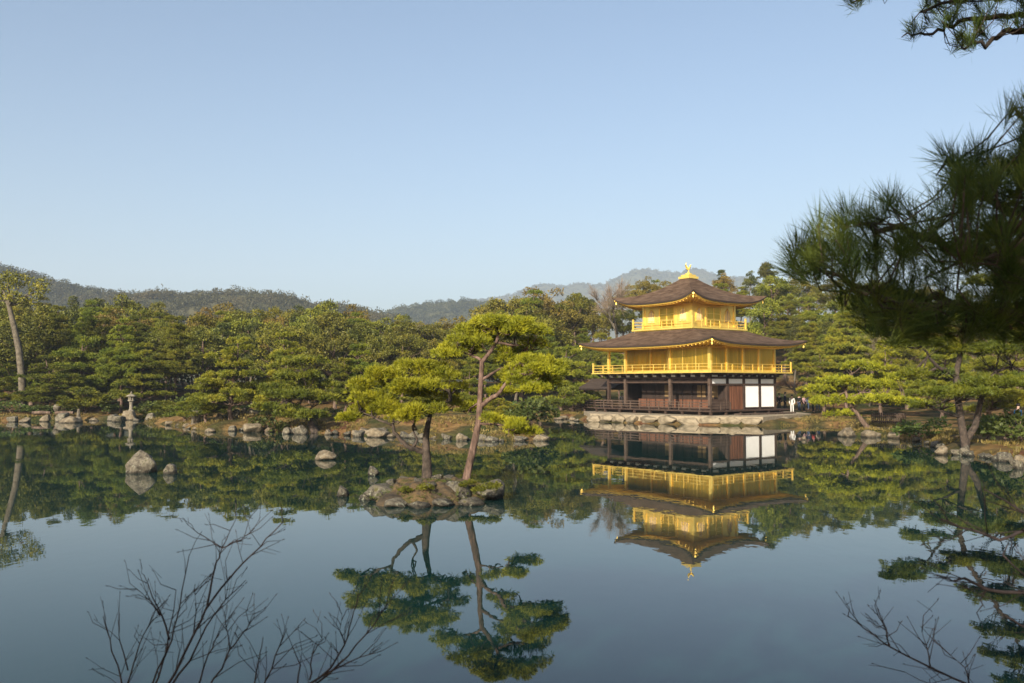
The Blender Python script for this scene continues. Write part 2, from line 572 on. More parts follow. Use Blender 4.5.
def limb_pts(a, b, rng, sag=.12, wob=.08, n=5):
    a, b = Vector(a), Vector(b)
    L = (b - a).length
    out = []
    for i in range(n + 1):
        t = i / n
        p = a.lerp(b, t)
        k = math.sin(math.pi * t)
        p += Vector((rng.normal() * wob * L * k, rng.normal() * wob * L * k, -sag * L * k + rng.normal() * wob * .5 * L * k))
        out.append(p)
    return out

class Trunk:
    def __init__(self, pts, rads):
        self.p = [Vector(q) for q in pts]
        self.r = rads
    def at(self, z):
        for i in range(len(self.p) - 1):
            a, b = self.p[i], self.p[i + 1]
            if a.z <= z <= b.z:
                t = (z - a.z) / (b.z - a.z + 1e-9)
                return a.lerp(b, t), self.r[i] * (1 - t) + self.r[i + 1] * t
        return self.p[-1].copy(), self.r[-1]

def garden_pine(seed, H, spread, lean=(0, 0), low=.25, blen=.22, bw=.042, dens=75, k=6, mat='needle', bark='bark', r0=.16, levels=None, crook=.5):
    """cloud pine: a crooked trunk with tiers of flat needle pads"""
    rng = np.random.default_rng(seed)
    mbk = MB()
    pts, rad = [], []
    ox, oy = 0.0, 0.0
    for i in range(9):
        t = i / 8
        pts.append((lean[0] * t + ox, lean[1] * t + oy, H * .96 * t))
        rad.append(r0 * (1 - t) ** .8 + .02)
        ox += rng.normal() * crook * H * .03
        oy += rng.normal() * crook * H * .03
    tk = Trunk(pts, rad)
    mbk.tube([(pts[0][0], pts[0][1], -.5)] + pts[0:], [r0 * 1.5] + [r0 * 1.18] + rad[1:], 8)
    Vs = []
    levels = levels or max(4, int(H / .95))
    for i in range(levels):
        t = i / (levels - 1)
        z = H * (low + (1 - low - .04) * t)
        Rz = spread * (1.0 - .72 * t ** 1.4) * (.85 + .3 * rng.random())
        m = 1 if t == 1 else max(2, int(round(5 - 2.6 * t)))
        a0 = rng.random() * 6.28
        for j in range(m):
            a = a0 + j * 6.283 / m + rng.normal() * .3
            pr = Rz * (.36 + .2 * rng.random()) if m > 1 else Rz * .8
            dd = max(0, Rz - pr) * (.8 + .3 * rng.random()) if m > 1 else 0
            q, rr = tk.at(max(.3, z - .35 - .1 * dd))
            c = Vector((q.x + dd * math.cos(a), q.y + dd * math.sin(a), z + rng.normal() * .22))
            for w_ in range(int(5 * pr * pr) + 3):
                aa, qq = rng.random() * 6.28, math.sqrt(rng.random()) * .92
                sr = rng.uniform(.26, .46) * (.55 + .4 * min(pr, 1.2))
                sub = (c.x + pr * 1.12 * qq * math.cos(aa), c.y + pr * 1.12 * qq * math.sin(aa), c.z + (.16 + .14 * pr) * (rng.random() - .25) * (1 - .5 * qq))
                P, N = pad_points(sub, sr, sr * rng.uniform(.8, 1.1), .2 + .2 * sr, int(dens * 1.25 * sr * sr * 3.14) + 8, rng)
                Vs.append(tufts(P, N, k, blen, bw, .45, rng))
            if dd > .05:
                L = limb_pts(q, c, rng, -.02, .06)
                mbk.tube(L, [max(.018, rr * .5) * (1 - .75 * s / 5) for s in range(6)], 5)
                for e in range(3):
                    b = Vector((c.x + rng.normal() * pr * .5, c.y + rng.normal() * pr * .5, c.z + .08))
                    mbk.tube(limb_pts(L[3], b, rng, 0, .05, 3), [.03, .022, .015, .008], 4)
    V = np.concatenate(Vs)
    return mbk.mesh("trunk", M[bark], True), mesh_np("crown", V, [quad_faces(len(V) // 4)], [M[mat]]), H

def clump_tree(seed, H, W, mat='broad', bark='bark', low=.3, nclump=38, lsize=.19, leaves=480, r0=.2, cl=(.55, 1.05), flat=.8, lean=(0, 0), pointed=False):
    """broad-leaved crown: many leafy clumps of uneven size over a branching frame"""
    rng = np.random.default_rng(seed)
    mbk = MB()
    pts = [(lean[0] * t + rng.normal() * .12, lean[1] * t + rng.normal() * .12, H * .8 * t) for t in np.linspace(0, 1, 7)]
    pts[0] = (0, 0, 0)
    tk = Trunk(pts, [r0 * (1 - .8 * t) for t in np.linspace(0, 1, 7)])
    mbk.tube([(0, 0, -.5)] + pts, [r0 * 1.4] + [r0 * (1.1 - .85 * t) for t in np.linspace(0, 1, 7)], 8)
    Vs = []
    for i in range(nclump):
        for _ in range(30):
            d = rng.normal(size=3)
            d /= np.linalg.norm(d)
            if d[2] > -.55:
                break
        rr = (.55 + .5 * rng.random())
        hz = (H * (1 - low)) / 2
        zc = d[2] * rr * hz
        wz = 1.0
        if pointed:
            wz = .35 + .75 * (1 - (zc / hz + 1) / 2)
        c = np.array([d[0] * rr * W / 2 * wz, d[1] * rr * W / 2 * wz, H * low + hz * .92 + zc])
        s = c[2] / H
        c[0] += lean[0] * s
        c[1] += lean[1] * s
        r = cl[0] + (cl[1] - cl[0]) * rng.random()
        n = int(leaves * r * r)
        q = rng.normal(size=(n, 3))
        q /= np.linalg.norm(q, axis=1, keepdims=True)
        q[:, 2] = np.where(q[:, 2] < -.3, -q[:, 2], q[:, 2])
        rad = r * (.55 + .5 * rng.random(n)) * (1 + .22 * np.sin(q[:, 0] * 5 + i) * np.cos(q[:, 1] * 4 + i * 2))
        P = c + q * rad[:, None] * np.array([1, 1, flat])
        D = q * .5 + rng.normal(size=(n, 3)) * .8
        l = lsize * (.6 + .8 * rng.random(n))
        Vs.append(blades(P, D, l, l * .62, rng=rng))
        p0, rr0 = tk.at(max(H * .15, c[2] - .3 * H * (.5 + rng.random() * .5)))
        if i % 2 == 0:
            mbk.tube(limb_pts(p0, c, rng, .03, .05, 4), [rr0 * .45, rr0 * .36, rr0 * .26, .03, .012], 5)
    V = np.concatenate(Vs)
    return mbk.mesh("trunk", M[bark], True), mesh_np("crown", V, [quad_faces(len(V) // 4)], [M[mat]]), H

def bare_tree(seed, H, W, mat='twig', bark='bark_pale'):
    rng = np.random.default_rng(seed)
    mbk, tw = MB(), []
    def rec(p, d, L, r, depth):
        q = p + d * L
        mbk.tube([p, (p + q) / 2 + Vector(rng.normal(size=3)) * L * .05, q], [r, r * .82, r * .62], 5)
        if depth == 0:
            n = 46
            P = np.array(p)[None] + np.array(d * L)[None] * rng.random((n, 1))
            D = np.array(d)[None] + rng.normal(size=(n, 3)) * .55
            D[:, 2] += .25
            tw.append(blades(P, D, .5 + .7 * rng.random(n), .022, rng=rng))
            return
        for _ in range(3 if depth > 1 else 4):
            nd = (d + Vector(rng.normal(size=3)) * .42 + Vector((0, 0, .12))).normalized()
            rec(q if rng.random() > .3 else p.lerp(q, .7), nd, L * (.62 + .16 * rng.random()), r * .6, depth - 1)
    rec(Vector((0, 0, -.3)), Vector((0, 0, 1)), H * .36, H * .016, 3)
    V = np.concatenate(tw)
    z = V[:, 2].max()
    return mbk.mesh("trunk", M[bark], True), mesh_np("crown", V, [quad_faces(len(V) // 4)], [M[mat]]), float(z)

PROTO = {
    'pine': [garden_pine(11 + i, *p) for i, p in enumerate([(6.6, 3.0), (7.4, 3.3), (6.0, 3.2), (8.2, 3.2), (7.0, 2.8)])],
    'lean': [garden_pine(31 + i, *p, r0=.19, crook=1.1, bark='bark_red') for i, p in enumerate([(6.2, 3.3, (1.5, .3)), (6.8, 3.0, (-1.6, .2)), (5.6, 3.2, (1.0, -.6))])],
    'tallpine': [garden_pine(51 + i, *p, low=.42, r0=.17, bark='bark_red') for i, p in enumerate([(10.5, 2.9), (11.5, 3.2, (.6, 0))])],
    'broad': [clump_tree(71 + i, *p) for i, p in enumerate([(9.0, 6.6), (9.6, 5.6), (8.4, 7.4), (10.4, 6.4), (9.0, 5.2)])],
    'brown': [clump_tree(91 + i, *p, mat='broad_brown', leaves=330) for i, p in enumerate([(9.5, 5.6), (8.6, 6.2)])],
    'conifer': [clump_tree(111 + i, *p, mat='dark_leaf', bark='bark_pale', low=.22, nclump=34, cl=(.5, .9), flat=.62, pointed=True) for i, p in enumerate([(12, 5.2), (11, 4.6), (13, 5.8)])],
    'bare': [bare_tree(131 + i, *p) for i, p in enumerate([(9, 5), (8, 5)])],
    'small': [garden_pine(151 + i, *p, low=.3, r0=.09, levels=4, dens=46) for i, p in enumerate([(2.2, 1.5), (2.8, 1.7, (.5, 0))])],
    'shrub': [clump_tree(171 + i, *p, mat='shrub', low=.05, nclump=13, lsize=.16, leaves=420, r0=.05, cl=(.28, .5)) for i, p in enumerate([(1.2, 1.9), (1.5, 1.7)])],
}
CAT = {'pine': 'pine tree', 'lean': 'pine tree', 'tallpine': 'pine tree', 'broad': 'tree', 'brown': 'tree', 'conifer': 'tree', 'bare': 'bare tree', 'small': 'pine tree', 'shrub': 'shrub'}
NAME = {'pine': 'garden_pine', 'lean': 'leaning_pine', 'tallpine': 'red_pine', 'broad': 'broadleaf_tree', 'brown': 'broadleaf_tree', 'conifer': 'conifer_tree', 'bare': 'bare_tree',
        'small': 'young_pine', 'shrub': 'garden_shrub'}
USED = {}
def tree(kind, u, Y, vtop, label, group=None, width=1.0, variant=None, rz=None, mats=None):
    """a copy of one tree of a kind, standing on the ground at depth Y, its top where the photo shows it"""
    i = USED.get(kind, 0)
    USED[kind] = i + 1
    tm, cm, H = PROTO[kind][(i if variant is None else variant) % len(PROTO[kind])]
    p = at(u, vtop, Y)
    z0 = gz(p.x, Y) - .05
    s = max(.12, (p.z - z0) / H)
    t = thing(NAME[kind], label, CAT[kind], (p.x, Y, z0), random.uniform(0, 6.28) if rz is None else rz, group)
    t.scale = (s * width, s * width, s)
    link("trunk", tm, t)
    c = link("crown", cm, t)
    if mats:
        c.material_slots[0].link = 'OBJECT'
        c.material_slots[0].material = M[mats]
    return t

# ------------------------------------------------------------------ far hills
def ridge(name, prof, Y, depth, mat, seed, lift=0.0, rough=.03):
    """a wooded ridge whose skyline follows prof (u, v pairs) at distance Y"""
    us = np.arange(prof[0][0], prof[-1][0] + 1, 4.0)
    vs = np.interp(us, [p[0] for p in prof], [p[1] for p in prof]) + lift
    X = (us - 512) / F_PX * Y
    top = CAM_Z + (384 - vs) / F_PX * Y
    rows = []
    rng = np.random.default_rng(seed)
    for t in np.linspace(-1, 1, 25):
        yy = Y + t * depth
        k = (math.cos(math.pi * t) + 1) / 2
        k = k ** .8
        wob = 1 + rough * np.sin(us * .05 + t * 6 + seed) + rough * np.sin(us * .11 - t * 9)
        sp = yy / Y if t < 0 else 1
        rows.append(np.stack([X * (1 + .0 * t), np.full_like(X, yy), np.maximum(top, 4) * k * wob ** (1 if abs(t) > .02 else 0) - 2], 1))
    P = np.array(rows)
    m, n = P.shape[:2]
    ix = np.arange(m * n).reshape(m, n)
    f = np.stack([ix[:-1, :-1].ravel(), ix[:-1, 1:].ravel(), ix[1:, 1:].ravel(), ix[1:, :-1].ravel()], 1)
    o = link(name, mesh_np(name, P.reshape(-1, 3), [f], [mat], smooth=True))
    tag(o, kind="structure")
    return P

def far_wood(P, seed, n, size, leaf, label, per=95):
    """distant crowns scattered over the camera side of a ridge"""
    rng = np.random.default_rng(seed)
    m, k = P.shape[:2]
    Vs = []
    for _ in range(n):
        i = rng.integers(3, m // 2 + 2) + rng.random()
        j = rng.random() * (k - 2)
        i0, j0 = int(i), int(j)
        a = P[i0, j0] * (1 - (i - i0)) + P[min(i0 + 1, m - 1), j0] * (i - i0)
        b = P[i0, j0 + 1] * (1 - (i - i0)) + P[min(i0 + 1, m - 1), j0 + 1] * (i - i0)
        p = a * (1 - (j - j0)) + b * (j - j0)
        s = size * (.55 + .8 * rng.random())
        q = rng.normal(size=(per, 3))
        q /= np.linalg.norm(q, axis=1, keepdims=True)
        q[:, 2] = np.abs(q[:, 2]) * (1.0 if rng.random() < .7 else 1.7)
        Q = p + q * s * .5 * (.7 + .3 * rng.random((per, 1))) * np.array([1, 1, .8]) - np.array([0, 0, s * .12])
        Vs.append(blades(Q, q * .5 + rng.normal(size=(per, 3)), leaf * (.6 + .8 * rng.random(per)), leaf * .7, rng=rng))
    V = np.concatenate(Vs)
    o = link("far_wood", mesh_np("far_wood", V, [quad_faces(len(V) // 4)], [M['farwood']]))
    return tag(o, label, "woodland", kind="stuff")

M['hill'] = noise_mat("wooded_hillside", [(.035, .04, .014), (.07, .068, .024), (.10, .085, .036)], .03, .95, world=True)
Pa = ridge("hills", [(-140, 255), (-60, 259), (0, 264), (30, 270), (60, 277), (100, 286), (135, 292), (165, 300), (190, 320)], 760, 200, M['hill'], 1, 6)
Pb = ridge("hills", [(90, 308), (125, 294), (150, 288), (175, 285), (215, 286), (250, 287), (290, 290), (318, 296), (345, 300), (380, 307), (410, 316), (440, 330)], 620, 180, M['hill'], 2, 8)
Pc = ridge("hills", [(360, 318), (395, 306), (415, 301), (430, 298), (447, 297), (462, 300), (500, 300), (540, 305), (580, 315)], 1250, 280, M['hill'], 3, 5)
Pd = ridge("hills", [(430, 325), (470, 301), (492, 295), (515, 292), (530, 285), (543, 281), (553, 281), (566, 285), (590, 286), (602, 282), (618, 275), (634, 268), (648, 266),
                     (662, 268), (690, 270), (730, 276), (780, 284), (850, 300), (930, 320)], 3300, 700, M['hill'], 4, 2.5)
far_wood(Pa, 1, 2600, 10.0, 1.25, "dense wood on the long dark hill beyond the left shore")
far_wood(Pb, 2, 2400, 9.0, 1.1, "brownish wood on the low hill behind the rounded shoreline trees")
far_wood(Pc, 3, 1300, 12, 2.0, "hazy wood on the hill left of the blue mountain")
far_wood(Pd, 4, 3000, 14, 4.5, "faint blue wood covering the far mountain behind the pavilion", 34)

# ------------------------------------------------------------------ the golden pavilion
YN = 74.0
PX, PAZ = (709.6 - 512) / F_PX * YN, R(37.4)
pav = thing("golden_pavilion", "three-storey golden pavilion with brown shingle roofs on the pond's edge", "pavilion", (PX, YN, 0), PAZ)
WX, WY = 8.3, 11.7                     # right-hand face along local x, left-hand face along local y
CX, CY = WX / 2, WY / 2
def pav_point(x, y):
    c, s = math.cos(PAZ), math.sin(PAZ)
    return PX + c * x - s * y, YN + s * x + c * y

# ---- ground storey
Z1, Z2, Z3 = 1.05, 4.16, 7.95
p = MB().box(-.95, WX + .9, -.9, WY + .95, .93, Z1)
for x in np.arange(-.8, WX + 1, 1.82):
    for y in (-.75, WY + .75):
        p.box(x - .09, x + .09, y - .09, y + .09, .3, .93)
for y in np.arange(.4, WY + .5, 1.82):
    p.box(-.89, -.71, y - .09, y + .09, .3, .93)
ver = p.build("veranda", M['wood'], pav)
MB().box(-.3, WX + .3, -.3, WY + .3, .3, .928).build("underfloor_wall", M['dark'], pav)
r_ = MB()
def rail(mbx, a, b, zs, th, posts, ph, pt):
    a, b = Vector(a), Vector(b)
    d = (b - a)
    n = Vector((-d.y, d.x, 0)).normalized()
    for z in zs:
        mbx.add([a + n * s * th / 2 + Vector((0, 0, z + q * th / 2)) for q in (-1, 1) for s in (-1, 1)] + [b + n * s * th / 2 + Vector((0, 0, z + q * th / 2)) for q in (-1, 1) for s in (-1, 1)],
                [(0, 1, 5, 4), (2, 6, 7, 3), (0, 4, 6, 2), (1, 3, 7, 5), (0, 2, 3, 1), (4, 5, 7, 6)])
    for i in range(posts + 1):
        q = a + d * i / posts
        mbx.box(q.x - pt / 2, q.x + pt / 2, q.y - pt / 2, q.y + pt / 2, a.z + .001, a.z + ph)
rail(r_, (-.87, -.82, Z1), (-.87, WY + .87, Z1), (.2, .42, .64), .07, 12, .6, .075)
rail(r_, (-.87, WY + .87, Z1), (2.2, WY + .87, Z1), (.2, .42, .64), .07, 3, .6, .075)
rail(r_, (-.87, -.82, Z1), (1.5, -.82, Z1), (.2, .42, .64), .07, 2, .6, .075)
r_.build("railing", M['wood_grey'], ver)
st = MB().box(1.7, WX + .6, -1.75, -1.02, .70, .78)
for x in np.arange(1.8, WX + .6, 1.1):
    st.box(x, x + .1, -1.70, -1.6, .3, .70)
st.build("step_bench", M['wood_grey'], pav)
for (x, y) in [(0, 0), (0, 4.25), (0, 9.57), (0, 11.7), (2.07, 0), (4.15, 0), (6.22, 0), (8.3, 0), (8.3, 5.85), (8.3, 11.7), (2.1, 11.7)]:
    MB().box(x - .12, x + .12, y - .12, y + .12, Z1, 3.98).build("pillar", M['wood_grey'] if y < 10 and x < .1 else M['wood'], pav)
q = MB().box(2.05, 2.13, .12, 9.6, Z1, 3.9)
for y in np.arange(.5, 9.6, 1.06):
    q.box(2.0, 2.05, y - .04, y + .04, Z1, 3.85)
q.box(1.98, 2.05, .13, 9.58, 1.86, 1.95).box(1.98, 2.05, .13, 9.58, 3.1, 3.2)
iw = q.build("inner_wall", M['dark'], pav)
lo = MB()
for y in np.arange(.56, 9.4, 1.06):
    lo.box(2.02, 2.048, y, y + .94, Z1 + .05, 1.84)
lo.build("wainscot", M['wood_red'], iw)
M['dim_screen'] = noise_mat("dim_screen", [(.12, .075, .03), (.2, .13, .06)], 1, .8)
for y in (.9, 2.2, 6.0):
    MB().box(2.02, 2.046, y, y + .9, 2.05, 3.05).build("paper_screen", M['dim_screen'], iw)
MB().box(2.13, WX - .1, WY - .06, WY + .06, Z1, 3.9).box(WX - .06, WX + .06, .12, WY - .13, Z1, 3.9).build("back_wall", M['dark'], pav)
MB().box(.13, 1.94, -.03, .03, Z1, 1.92).build("low_panel", M['wood'], pav)
for x0, x1 in ((2.2, 3.1), (3.13, 4.02)):
    d_ = MB().box(x0, x1, -.04, .04, Z1, 3.03)
    for x in np.linspace(x0 + .05, x1 - .05, 4):
        d_.box(x - .02, x + .02, -.065, -.04, Z1 + .03, 3.0)
    d_.build("door", M['wood_red'], pav)
for x0, x1 in ((4.25, 6.13), (6.31, 8.19)):
    wp = MB().box(x0, x1, -.04, .04, Z1 + .18, 3.03).build("white_panel", M['plaster'], pav)
    MB().box(x0, x1, -.07, -.041, Z1 + .06, Z1 + .175).build("panel_sill", M['wood'], wp)
fr = MB()
for x0, x1 in ((.13, 1.94), (2.2, 4.02), (4.28, 6.09), (6.35, 8.17)):
    fr.box(x0, x1, -.03, .03, 3.19, 3.58)
fr.build("plaster_frieze", M['plaster'], pav)
bm_ = MB()
bm_.box(-.14, WX + .14, -.15, .15, 3.585, 3.72).box(-.13, WX + .13, -.14, .14, 3.04, 3.18)
bm_.box(-.15, .15, .16, WY + .14, 3.585, 3.72).box(-.10, .10, .16, WY + .13, 3.22, 3.36)
bm_.box(-.2, .2, .2, WY + .2, 3.985, 4.04).box(-.2, WX + .2, -.2, .2, 3.986, 4.041)
bm_.build("beam", M['wood'], pav)
for y in np.arange(.16, WY - .5, 1.064):
    MB().box(-.05, .05, y, y + .75, 3.74, 3.89).build("plaster_strip", M['plaster'], pav)
for x in np.arange(.14, WX - .5, 1.035):
    MB().box(x, x + .75, -.05, .05, 3.74, 3.89).build("plaster_strip", M['plaster'], pav)
lt = MB()                                   # lattice transom under the beam of the pond front
for y in np.arange(.25, WY - .1, .177):
    lt.box(-.03, .03, y - .02, y + .02, 3.365, 3.583)
lt.build("lattice_transom", M['dark'], pav)
bk = MB()
for y in np.arange(0, WY + .1, 1.064):
    bk.box(-1.0, 2.0, y - .07, y + .07, 3.90, 4.03)
    bk.box(-.5, -.1, y - .065, y + .065, 3.74, 3.899)
for x in np.arange(1.035, WX + .1, 1.035):
    bk.box(x - .07, x + .07, -1.0, 2.0, 3.902, 4.032)
    bk.box(x - .065, x + .065, -.5, -.1, 3.742, 3.90)
bk.build("bracket", M['wood'], pav)

# ---- porch reaching out over the water at the far end
pr = MB()
x0, x1, y0, y1 = .7, 4.6, 12.9, 16.6
rows = []
for t in np.linspace(-1, 1, 9):
    rows.append([((x0 + x1) / 2 + t * (x1 - x0) / 2, y, 3.55 - .85 * abs(t) ** .9) for y in (y0 - .6, (y0 + y1) / 2, y1 + .4)])
pr.grid(rows)
pr.grid([[(a, b, c - .12) for (a, b, c) in r][::-1] for r in rows])
pr.tube([((x0 + x1) / 2, y0 - .65, 3.58), ((x0 + x1) / 2, y1 + .45, 3.58)], .09, 6)
porch = pr.build("porch_roof", M['shingle_edge'], pav)
for x in (x0 + .5, x1 - .5):
    for y in (y0 + .1, y1 - .3):
        MB().box(x - .08, x + .08, y - .08, y + .08, -.3, 2.86).build("porch_post", M['wood_grey'], porch)
fl = MB().box(x0 + .2, x1 - .2, y0 - .1, y1, .9, 1.0)
rail(fl, (x0 + .25, y0, 1.0), (x0 + .25, y1 - .05, 1.0), (.2, .42, .62), .06, 4, .6, .06)
rail(fl, (x0 + .25, y1 - .05, 1.0), (x1 - .25, y1 - .05, 1.0), (.2, .42, .62), .06, 4, .6, .06)
fl.build("porch_floor", M['wood'], porch)

# ---- roofs
def roof(hx, hy, tx, ty, ze, zt, up, name_top, soff_in, soff_z, lip=.2, sag=.32):
    ns, nt = 33, 10
    def P(side, s, t):
        if side in (0, 2):
            o, i = (s * hx, -hy), (s * tx, -ty)
        else:
            o, i = (hx, s * hy), (tx, s * ty)
        x, y = o[0] + (i[0] - o[0]) * t, o[1] + (i[1] - o[1]) * t
        z = ze + (zt - ze) * ((1 - sag) * t + sag * t ** 2.3) + up * (.25 * s * s + .75 * abs(s) ** 4.5) * (1 - t) ** 2.2
        if side == 2:
            x, y = -x, -y
        if side == 3:
            x, y = -x, -y
        return (CX + x, CY + y, z)
    ss = np.linspace(-1, 1, ns)
    top = MB()
    for sd in range(4):
        rw = [[P(sd, s, t) for s in ss] for t in np.linspace(0, 1, nt)]
        if sd in (1, 3):
            pass
        top.grid(rw)
    rf = top.build(name_top, M['shingle'], pav, smooth=True)
    cap = MB().box(CX - tx, CX + tx, CY - ty, CY + ty, zt - .1, zt - .004)
    edge = MB()
    sof = MB()
    def inset(p_, d, dz):
        x, y, z = p_
        dx, dy = x - CX, y - CY
        return (CX + dx * (1 - d / hx), CY + dy * (1 - d / hy), z + dz)
    for sd in range(4):
        e = [P(sd, s, 0) for s in ss]
        e1 = [inset(q, .04, -.15) for q in e]
        e2 = [inset(q, .20, -.148) for q in e]
        edge.grid([e, e1, e2])
        sof.grid([[inset(q, .14, -.152) for q in e], [inset(q, .17, -lip) for q in e], [inset(q, .29, -lip - .002) for q in e]])
        # soffit, from the edge in to the wall
        ix, iy = soff_in
        e3 = []
        for s in ss:
            if sd == 0: q = (CX + s * ix, CY - iy, soff_z)
            if sd == 2: q = (CX - s * ix, CY + iy, soff_z)
            if sd == 1: q = (CX + ix, CY + s * iy, soff_z)
            if sd == 3: q = (CX - ix, CY - s * iy, soff_z)
            e3.append(q)
        e2b = [inset(q, .29, -lip - .002) for q in e]
        mid = [tuple((Vector(a) * .5 + Vector(b) * .5) + Vector((0, 0, .0))) for a, b in zip(e2b, e3)]
        sof.grid([e2b, mid, e3])
        nr = 25 if hx < 5 else 37
        for k in range(nr + 1):
            f = k / nr * (ns - 1)
            i0 = min(int(f), ns - 2)
            fr_ = f - i0
            a = Vector(e2b[i0]).lerp(Vector(e2b[i0 + 1]), fr_) + Vector((0, 0, -.05))
            b = Vector(e3[i0]).lerp(Vector(e3[i0 + 1]), fr_) + Vector((0, 0, -.06))
            sof.tube([a, b], .05, 4)
    edge.build("roof_edge", M['shingle_edge'], rf, smooth=False)
    cap.build("roof_deck", M['shingle_edge'], rf)
    sof.build("eaves", M['gold_soffit'], rf)
    for sx in (-1, 1):
        for sy in (-1, 1):
            c = (CX + sx * (hx - .25), CY + sy * (hy - .25))
            z = ze + up - lip
            o = MB().tube([(c[0] - sx * .5, c[1] - sy * .5, z - .12), (c[0] + sx * .12, c[1] + sy * .12, z - .04)], .085, 6)
            o.lathe([(.05, z - .42), (.075, z - .34), (.06, z - .2), (.02, z - .15)], 8, c)
            o.build("corner_rafter", M['gold'], rf)
    return rf
roof(CX + 2.0, CY + 2.0, 3.45, 3.7, 6.42, 7.72, .46, "lower_roof", (CX + .05, CY + .05), 6.26, .25)
rf3 = roof(4.75, 4.75, .42, .42, 10.12, 12.5, .72, "upper_roof", (2.8, 2.8), 10.06, .25, .42)

# ---- second storey
dk = MB().box(-1.1, WX + 1.1, -1.1, WY + 1.1, 4.045, Z2)
deck2 = dk.build("balcony_floor", M['gold'], pav)
MB().box(-1.05, WX + 1.05, -1.05, WY + 1.05, 4.034, 4.043).build("balcony_underside", M['dark'], deck2)
rl = MB()
c4 = [(-1.0, -1.0), (WX + 1.0, -1.0), (WX + 1.0, WY + 1.0), (-1.0, WY + 1.0)]
for i in range(4):
    a, b = c4[i], c4[(i + 1) % 4]
    n_ = 8 if abs(a[1] - b[1]) < .1 else 11
    rail(rl, (a[0], a[1], Z2), (b[0], b[1], Z2), (.12, .38, .62), .042, n_, .58, .055)
for a in c4:
    rl.box(a[0] - .06, a[0] + .06, a[1] - .06, a[1] + .06, Z2, Z2 + .86)
rl.build("railing", M['gold'], deck2)
w2 = MB()
w2.box(0, WX, -.04, .04, Z2, 6.5).box(-.04, .04, .04, 4.25, Z2, 6.5).box(.04, 2.1, 4.21, 4.29, Z2, 6.5)
w2.box(2.06, 2.14, 4.29, WY, Z2, 6.5).box(2.14, WX, WY - .04, WY + .04, Z2, 6.5).box(WX - .04, WX + .04, .04, WY - .04, Z2, 6.5)
for (x, y, s) in [(0, 0, .11), (0, 4.25, .10), (0, 9.57, .10), (0, 11.7, .10), (2.07, 0, .10), (4.15, 0, .10), (6.22, 0, .10), (8.3, 0, .11), (8.3, 11.7, .11), (8.3, 5.85, .1),
                  (0, 1.42, .05), (0, 2.84, .05), (2.05, 6.4, .08), (2.05, 8.5, .08), (2.1, 11.7, .1)]:
    MB().box(x - s, x + s, y - s, y + s, Z2 + .001, 6.49).build("post", M['gold'], pav)
b2 = MB()
b2.box(-.08, WX + .08, -.09, .09, 6.10, 6.24).box(-.09, .09, .1, WY + .08, 6.10, 6.24).box(-.07, WX + .07, -.075, .075, Z2 + .003, Z2 + .14).box(-.075, .075, .08, 4.2, Z2 + .003, Z2 + .14)
b2.box(2.0, 2.2, 4.3, WY, Z2 + .003, Z2 + .14).box(-.14, .14, .15, WY + .1, 6.36, 6.52).box(-.13, WX + .13, -.14, .14, 6.362, 6.522)
b2.build("gilded_beam", M['gold'], pav)
dv = w2
for y in np.arange(4.7, 11.5, .53):
    dv.box(2.02, 2.055, y - .02, y + .02, Z2 + .15, 6.05)
for x in np.arange(.3, 8.2, .52):
    dv.box(x - .012, x + .012, -.055, -.042, Z2 + .15, 6.08)
for y in np.arange(.35, 4.1, .36):
    dv.box(-.055, -.042, y - .012, y + .012, Z2 + .15, 6.08)
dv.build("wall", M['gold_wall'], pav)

# ---- third storey
H3 = 2.75
d3 = MB().box(CX - 3.55, CX + 3.55, CY - 3.55, CY + 3.55, 7.80, Z3).box(CX - 3.35, CX + 3.35, CY - 3.35, CY + 3.35, 7.5, 7.80)
deck3 = d3.build("balcony_floor", M['gold'], pav)
rl = MB()
q4 = [(CX - 3.45, CY - 3.45), (CX + 3.45, CY - 3.45), (CX + 3.45, CY + 3.45), (CX - 3.45, CY + 3.45)]
for i in range(4):
    a, b = q4[i], q4[(i + 1) % 4]
    rail(rl, (a[0], a[1], Z3), (b[0], b[1], Z3), (.12, .36, .62), .045, 6, .58, .055)
for a in q4:
    rl.box(a[0] - .065, a[0] + .065, a[1] - .065, a[1] + .065, Z3, Z3 + .92)
rl.build("railing", M['gold'], deck3)
w3 = MB()
for a, b in (((-H3, -H3), (H3, -H3)), ((H3, -H3), (H3, H3)), ((H3, H3), (-H3, H3)), ((-H3, H3), (-H3, -H3))):
    w3.box(CX + min(a[0], b[0]) - .04, CX + max(a[0], b[0]) + .04, CY + min(a[1], b[1]) - .04, CY + max(a[1], b[1]) + .04, Z3, 10.3) if a == (-H3, -H3) or a == (H3, H3) else \
        w3.box(CX + a[0] - .04, CX + a[0] + .04, CY - H3 + .041, CY + H3 - .041, Z3, 10.3)
w3o = w3.build("wall", M['gold'], pav)
bays = [-H3, -.95, .95, H3]
for i, a in enumerate(bays):
    for (x, y) in {(a, -H3), (a, H3), (-H3, a), (H3, a)}:
        if abs(x) == H3 and abs(y) == H3 and (i in (0, 3)) and (x, y) in ((-H3, H3), (H3, -H3)) and i == 3:
            continue
        s = .11 if abs(x) == abs(y) else .085
        MB().box(CX + x - s, CX + x + s, CY + y - s, CY + y + s, Z3 + .001, 10.28).build("post", M['gold'], pav)
b3 = MB()
